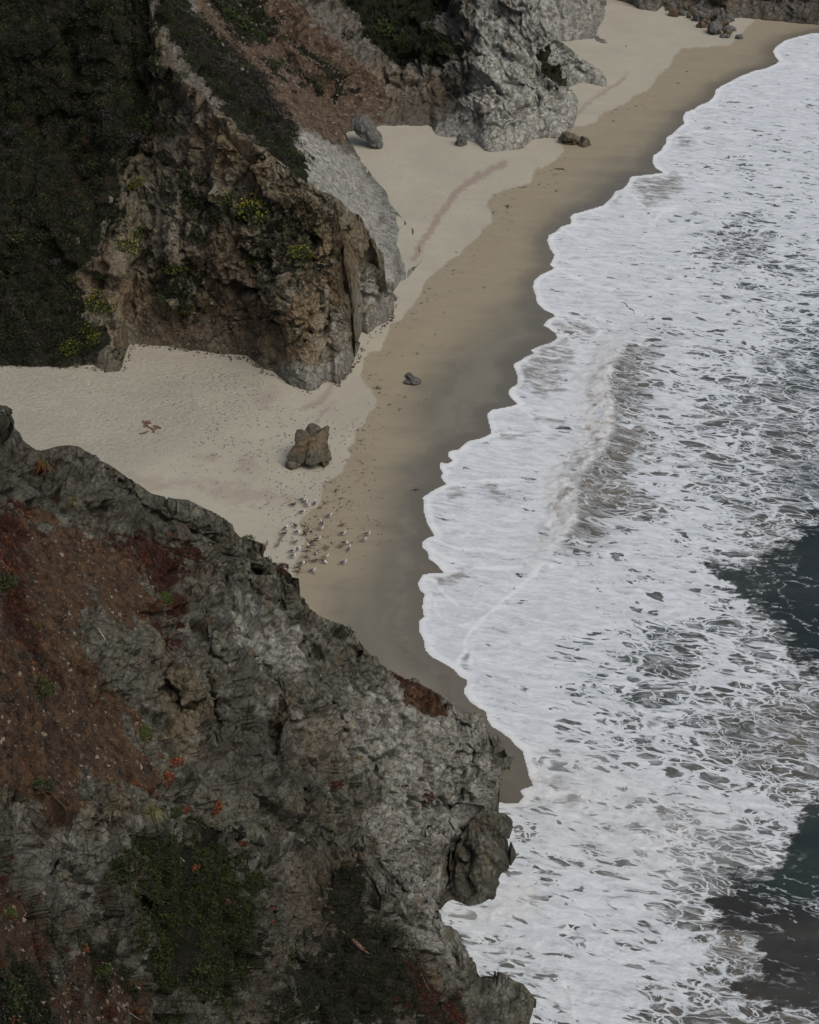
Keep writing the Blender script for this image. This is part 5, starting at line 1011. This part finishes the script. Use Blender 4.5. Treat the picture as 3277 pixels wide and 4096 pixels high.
# rubble heap below the far cliff: the big ones described, the rest alike
RB = [((1115,70),50,38,'orange brown boulder left in the far rubble heap'),((1225,50),38,50,'tall grey boulder at the top of the far rubble heap'),((1300,100),50,55,'largest grey boulder of the far rubble heap'),((1275,143),58,50,'grey boulder in front of the far rubble heap'),((1228,118),42,26,'reddish flat boulder in the far rubble heap'),((1340,90),52,34,'wide grey boulder right in the far rubble heap'),((1325,160),42,18,'low dark rock in front of the far rubble heap'),((1385,165),38,14,'lowest dark rock of the far rubble, near the wet sand'),((1210,90),46,40,'pale grey boulder mid left of the far rubble heap'),((1355,132),36,22,'grey rock on the right front of the far rubble heap')]
BR = rock_mat('reddish boulder', (.19, .12, .085), (.07, .05, .04), (.30, .22, .17), (.16, .11, .08), 1.2)
for i, ((x, y), w_, h_, lb) in enumerate(RB): (px, py), = p2((x, y)); blob_rock(px, py, w_, h_, lb, seed=40 + i, group='fallen rocks under the far cliff', mat=BR if 'orange' in lb or 'reddish' in lb else GREYM)
r9 = random.Random(9)
for i in range(46):
    t = r9.random(); x = 1085 + 290 * t + r9.uniform(-12, 12); y = 20 + t * 105 + r9.uniform(-22, 30) + (t > .75) * 22; (px, py), = p2((x, y)); s_ = r9.uniform(20, 46)
    blob_rock(px, max(py, -20), s_, s_ * .8, 'small grey rock in the rubble heap under the far cliff', seed=60 + i, group='small rocks of the far rubble heap', mat=bould_mat if i % 3 else GREYM, ssc=2., cat='rock', name='rock')

# ------------------------------------------------ kelp
def kelp_mesh(seed, n=4, L=.32):
    r = random.Random(seed); bm = bmesh.new()
    for k in range(n):
        a = r.random() * 6.28; p = Vector((r.uniform(-.1, .1), r.uniform(-.1, .1), .02)); pts = [p.copy()]
        for i in range(5): a += r.uniform(-.7, .7); p = p + Vector((math.cos(a), math.sin(a) * .9, r.uniform(-.01, .015))) * L * .3; p.z = max(p.z, .015); pts.append(p.copy())
        w0 = r.uniform(.012, .03); tube(bm, pts, [w0, w0 * 1.2, w0, w0 * .9, w0 * .7, w0 * .4], 5)
    me = bpy.data.meshes.new('kelp'); bm.to_mesh(me); bm.free(); me.materials.append(M_KELP); return me
KM = [kelp_mesh(700 + i, n) for i, n in enumerate((1, 1, 2, 3, 2, 1))]; KB = [kelp_mesh(720 + i, 9, .5) for i in range(4)]
def kelp(px, py, s_, label, group, big=False):
    q = on_ground([px], [py]); o = link('kelp', random.choice(KB if big else KM)); o.location = (float(q[0][0]), float(q[1][0]), float(q[2][0]) + .03); o.rotation_euler = (0, 0, random.random() * 6.28); o.scale = (s_, s_, s_)
    tag(o, label, 'kelp', group)
zg = lambda x, y: (1050 + x / 3.45, 1940 + y / 3.45)
for x, y, s_, lb in [(855,252,1.1,'dark kelp clump at the tide line nearest the highest gulls'),(785,308,1.,'kelp clump just below the one by the highest gulls'),(580,570,.9,'curled kelp strand above the long forked kelp'),(590,665,1.6,'long forked dark kelp on the tide line among the gulls'),(660,805,1.7,'arched kelp with a long tail beside a gull'),(615,625,.8,'kelp strand pointing to a gull'),(608,915,1.,'kelp clump level with the preening gulls'),(600,1000,1.,'kelp clump above the lowest kelp heap'),(465,1140,1.2,'lower dark kelp heap near the cliff'),(490,1200,1.3,'star shaped kelp near the cliff below the gulls'),(1080,190,.8,'round dark kelp ball above the gulls'),(1010,90,1.1,'upright kelp strand above the gulls'),(730,436,.6,'small dark kelp scrap right of the tide line')]:
    kelp(*zg(x, y), s_ * .62, lb, 'larger kelp clumps along the tide line', True)
r8 = random.Random(8); dl = [(x, y) for x, y in DRY if 200 < y < 2350]
seg = np.array(dl); ln_ = np.cumsum(np.r_[0, np.hypot(*np.diff(seg, axis=0).T)])
for i in range(235):
    t = r8.random() ** .9 * ln_[-1] if i < 130 else ln_[-1] * r8.uniform(.25, 1.); x = np.interp(t, ln_, seg[:, 0]); y = np.interp(t, ln_, seg[:, 1])
    x += abs(r8.gauss(0, 1)) * (60 if i % 4 else 150) - 2; y += r8.gauss(0, 10)
    kelp(x, y, r8.uniform(.35, .8) * (1.5 if y < 900 else 1), 'scrap of dark kelp on the damp sand along the tide line', 'kelp scraps along the tide line', big=(r8.random() < .02))

# ------------------------------------------------ gulls
M_GW = simple_mat('white plumage', (.74, .74, .72), .8, alt=(.62, .62, .60), vs=14)
M_GD = simple_mat('slate plumage', (.045, .048, .056), .75, alt=(.075, .078, .085), vs=14)
M_GB = simple_mat('mottled brown plumage', (.13, .095, .07), .85, alt=(.26, .20, .155), vs=26)
M_GB2 = simple_mat('dark brown plumage', (.06, .042, .033), .85, alt=(.12, .09, .07), vs=22)
M_BILL = simple_mat('yellow bill', (.55, .36, .06), .5); M_LEG = simple_mat('pinkish legs', (.38, .24, .19), .6)
def loft(name, rings, mat, n=14):
    """ rings: x, y, z, half width, half height ; closed along the list """
    bm = bmesh.new(); rr = []
    for i, (x, y, z, a, b) in enumerate(rings):
        p0 = Vector(rings[max(i - 1, 0)][:3]); p1_ = Vector(rings[min(i + 1, len(rings) - 1)][:3]); t = (p1_ - p0).normalized(); u = Vector((0, 1, 0)); u = (u - t * u.dot(t)).normalized(); v = t.cross(u)
        rr.append([bm.verts.new(Vector((x, y, z)) + u * math.cos(6.2832 * k / n) * a + v * math.sin(6.2832 * k / n) * b) for k in range(n)])
    for p, q in zip(rr[:-1], rr[1:]):
        for k in range(n): bm.faces.new((p[k], p[(k + 1) % n], q[(k + 1) % n], q[k]))
    bm.faces.new(rr[0][::-1]); bm.faces.new(rr[-1]); bmesh.ops.recalc_face_normals(bm, faces=bm.faces[:])
    me = bpy.data.meshes.new(name); bm.to_mesh(me); bm.free(); me.polygons.foreach_set('use_smooth', np.ones(len(me.polygons), bool)); me.materials.append(mat); return me
B0 = [(-.33, 0, .235, .012, .006), (-.28, 0, .24, .04, .012), (-.20, 0, .245, .055, .025), (-.13, 0, .245, .075, .05), (-.05, 0, .24, .09, .078), (.04, 0, .24, .092, .09), (.11, 0, .25, .08, .085)]
NECK = {'stand': [(.155, 0, .29, .056, .058), (.175, 0, .34, .04, .042), (.185, 0, .375, .040, .042), (.20, 0, .405, .045, .042), (.225, 0, .413, .038, .033), (.245, 0, .41, .022, .018)],
        'tall': [(.15, 0, .30, .052, .055), (.165, 0, .36, .036, .038), (.175, 0, .41, .036, .038), (.19, 0, .44, .042, .04), (.215, 0, .447, .036, .032), (.235, 0, .444, .02, .017)],
        'preen': [(.16, .01, .29, .056, .058), (.175, .04, .33, .042, .042), (.15, .075, .335, .04, .04), (.115, .09, .32, .044, .042), (.09, .095, .30, .034, .034), (.075, .097, .285, .02, .02)],
        'feed': [(.17, 0, .24, .056, .055), (.21, 0, .22, .042, .042), (.24, 0, .185, .04, .04), (.26, 0, .15, .044, .042), (.272, 0, .122, .034, .032), (.28, 0, .10, .018, .018)]}
BILL = {'stand': [(.24, 0, .409, .014, .013), (.275, 0, .402, .010, .011), (.298, 0, .392, .003, .004)], 'tall': [(.23, 0, .443, .014, .013), (.265, 0, .437, .010, .011), (.288, 0, .427, .003, .004)],
        'preen': [(.078, .097, .288, .013, .013), (.062, .10, .262, .009, .010), (.055, .10, .244, .003, .003)], 'feed': [(.278, 0, .106, .013, .013), (.29, 0, .075, .009, .01), (.294, 0, .052, .003, .003)]}
def gull_meshes(pose, kind):
    mb, mw = {'adult': (M_GW, M_GD), 'brown': (M_GB, M_GB), 'dark': (M_GB2, M_GB2), 'pale': (M_GW, M_GB)}[kind]
    body = loft('body', B0 + NECK[pose], mb); wings = []
    for s_ in (1, -1):
        wings.append(loft('wing', [(.11, s_ * .050, .30, .018, .028), (.06, s_ * .054, .295, .050, .050), (-.05, s_ * .052, .285, .054, .056), (-.16, s_ * .042, .268, .044, .042), (-.26, s_ * .028, .256, .030, .024), (-.36, s_ * .016, .252, .015, .012), (-.41, s_ * .010, .253, .004, .004)], mw, 10))
    legs = []
    for s_ in (1, -1):
        bm = bmesh.new(); tube(bm, [Vector((-.01, s_ * .035, .18)), Vector((-.02, s_ * .035, .10)), Vector((0, s_ * .035, .008))], [.012, .007, .006], 6)
        for a in (-.45, 0, .45): tube(bm, [Vector((0, s_ * .035, .006)), Vector((.05 * math.cos(a), s_ * .035 + .05 * math.sin(a), .004))], [.006, .004], 5)
        me = bpy.data.meshes.new('leg'); bm.to_mesh(me); bm.free(); me.materials.append(M_LEG); legs.append(me)
    return body, wings, loft('bill', BILL[pose], M_BILL if kind == 'adult' else M_GB2, 8), legs
GM = {}
def gull(x, y, pose, kind, rz, label, sc_=1.12, open_=False):
    if (pose, kind) not in GM: GM[(pose, kind)] = gull_meshes(pose, kind)
    body, wings, bill, legs = GM[(pose, kind)]; q = on_ground([x], [y])
    e = bpy.data.objects.new('gull', None); col.objects.link(e); e.location = (float(q[0][0]), float(q[1][0]), float(q[2][0]) + .02); e.rotation_euler = (0, 0, math.radians(rz)); e.scale = (sc_,) * 3
    tag(e, label, 'gull', 'gulls standing on the sand')
    link('body', body, e); link('bill', bill, e)
    for w_, s_ in zip(wings, (1, -1)):
        o = link('wing', w_, e)
        if open_: o.rotation_euler = (s_ * .9, 0, -s_ * .5); o.location = (.0, s_ * .16, .03)
    for l_ in legs: link('leg', l_, e)
for x, y, pose, kind, rz, lb in [(560,235,'tall','adult',10,'topmost gull of the flock, upright with a dark back'),(595,268,'stand','adult',20,'adult gull just under the topmost gull'),(725,278,'tall','adult',80,'gull facing away beside the tide line, top right of its group'),(625,315,'stand','pale',0,'grey backed gull lowest of the top group of five'),(425,305,'stand','dark',5,'dark brown gull leftmost of the top group'),
    (555,405,'stand','adult',15,'adult gull alone below the top group'),(925,458,'stand','adult',25,'adult gull on damp sand, highest right of the tide line'),(820,556,'tall','adult',110,'gull seen from behind, head up, above the middle of the flock'),(805,632,'stand','pale',0,'brown winged gull with white head below the one seen from behind'),(1107,577,'preen','brown',200,'small brown gull crouching alone on the damp sand'),
    (1112,702,'tall','adult',5,'large adult gull facing right under the crouching brown gull'),(1455,708,'stand','adult',12,'gull furthest right toward the water'),(1405,787,'stand','pale',8,'slim grey gull below the one furthest right'),(325,628,'preen','adult',40,'preening white headed gull at the left on pale sand'),(457,598,'preen','dark',300,'small dark brown gull left of the tide line'),
    (485,687,'preen','adult',5,'adult gull with head drawn in, left of the forked kelp'),(300,706,'stand','dark',10,'brown gull below the preening one at the left'),(262,768,'tall','brown',60,'upper of two upright brown gulls at the left'),(215,856,'tall','brown',50,'lower of two upright brown gulls at the left'),(65,846,'tall','brown',80,'brown gull leftmost of the flock, beside the cliff'),
    (450,822,'stand','brown',0,'slender brown gull facing right on pale sand'),(770,779,'tall','adult',10,'adult gull facing right in the middle of the flock'),(1145,832,'preen','adult',350,'adult gull with tucked white head, right part of the flock'),(1093,873,'stand','brown',5,'pale brown gull in front of the tucked headed gull'),(1200,910,'tall','adult',65,'upright adult gull facing away, right of the pale brown gull'),
    (895,896,'preen','brown',330,'brown gull with ruffled wings preening at the centre'),(665,872,'stand','adult',175,'gull facing left with white head beside the arched kelp'),(490,916,'preen','adult',30,'preening gull behind another, left of the kelp line'),(420,946,'stand','adult',12,'adult gull in front of the preening one, left of the kelp line'),(425,1016,'tall','adult',10,'adult gull lowest on the pale sand'),
    (750,970,'tall','adult',265,'gull facing the viewer with its white tail showing'),(878,1022,'stand','pale',10,'brown winged gull with bright white head, lower centre'),(735,1072,'feed','dark',20,'brown gull with raised wings, lower centre'),(850,1088,'feed','adult',330,'adult gull bending down to feed, lower centre'),(550,1115,'preen','adult',8,'gull on the tide line near the lowest kelp'),
    (695,1216,'stand','adult',12,'lowest gull of the flock'),(1125,1102,'stand','adult',18,'adult gull alone at the lower right of the flock')]:
    gull(*zg(x, y), pose, kind, rz, lb, open_=('raised wings' in lb or 'ruffled' in lb))
# flying gull: banked, seen from behind and above
P0 = Vector([float(v) for v in at_y(2512, 1233, 135.)])
e = bpy.data.objects.new('flying_gull', None); col.objects.link(e); e.location = P0
tag(e, 'dark winged gull gliding low over the white foam', 'gull')
link('body', loft('body', [(-.30, 0, -.01, .05, .006), (-.22, 0, 0, .035, .015), (-.12, 0, 0, .05, .045), (0, 0, 0, .065, .062), (.12, 0, 0, .058, .055), (.19, 0, .012, .038, .038), (.24, 0, .018, .036, .035), (.275, 0, .015, .022, .02)], M_GW), e)
link('bill', loft('bill', [(.27, 0, .014, .012, .011), (.33, 0, .005, .004, .005)], M_BILL, 8), e)
for s_ in (1, -1):
    bm = bmesh.new(); up, dn = [], []
    prof = [(0.03, .02, .16, 0.02), (.18, .06, .17, .085), (.34, .10, .15, .13), (.48, .07, .12, .12), (.62, -.02, .08, .07), (.74, -.14, .03, .0)]
    rows = []
    for yy, xm, hw, z in prof: rows.append([bm.verts.new((xm + hw * a, s_ * yy, z + b)) for a, b in ((.55, 0), (.1, .014), (-.45, .006), (-.9, 0), (-.4, -.004), (.2, -.006))])
    for a, b in zip(rows[:-1], rows[1:]):
        for k in range(6): bm.faces.new((a[k], a[(k + 1) % 6], b[(k + 1) % 6], b[k]))
    bm.faces.new(rows[0]); bm.faces.new(rows[-1][::-1]); bmesh.ops.recalc_face_normals(bm, faces=bm.faces[:])
    me = bpy.data.meshes.new('wing'); bm.to_mesh(me); bm.free(); me.materials.append(M_GD); link('wing', me, e)
# flies away and to the right-down in the picture, banked so the left wing is seen edge on
e.rotation_euler = (math.radians(34), math.radians(6), math.radians(70))
e.scale = (1.0,) * 3
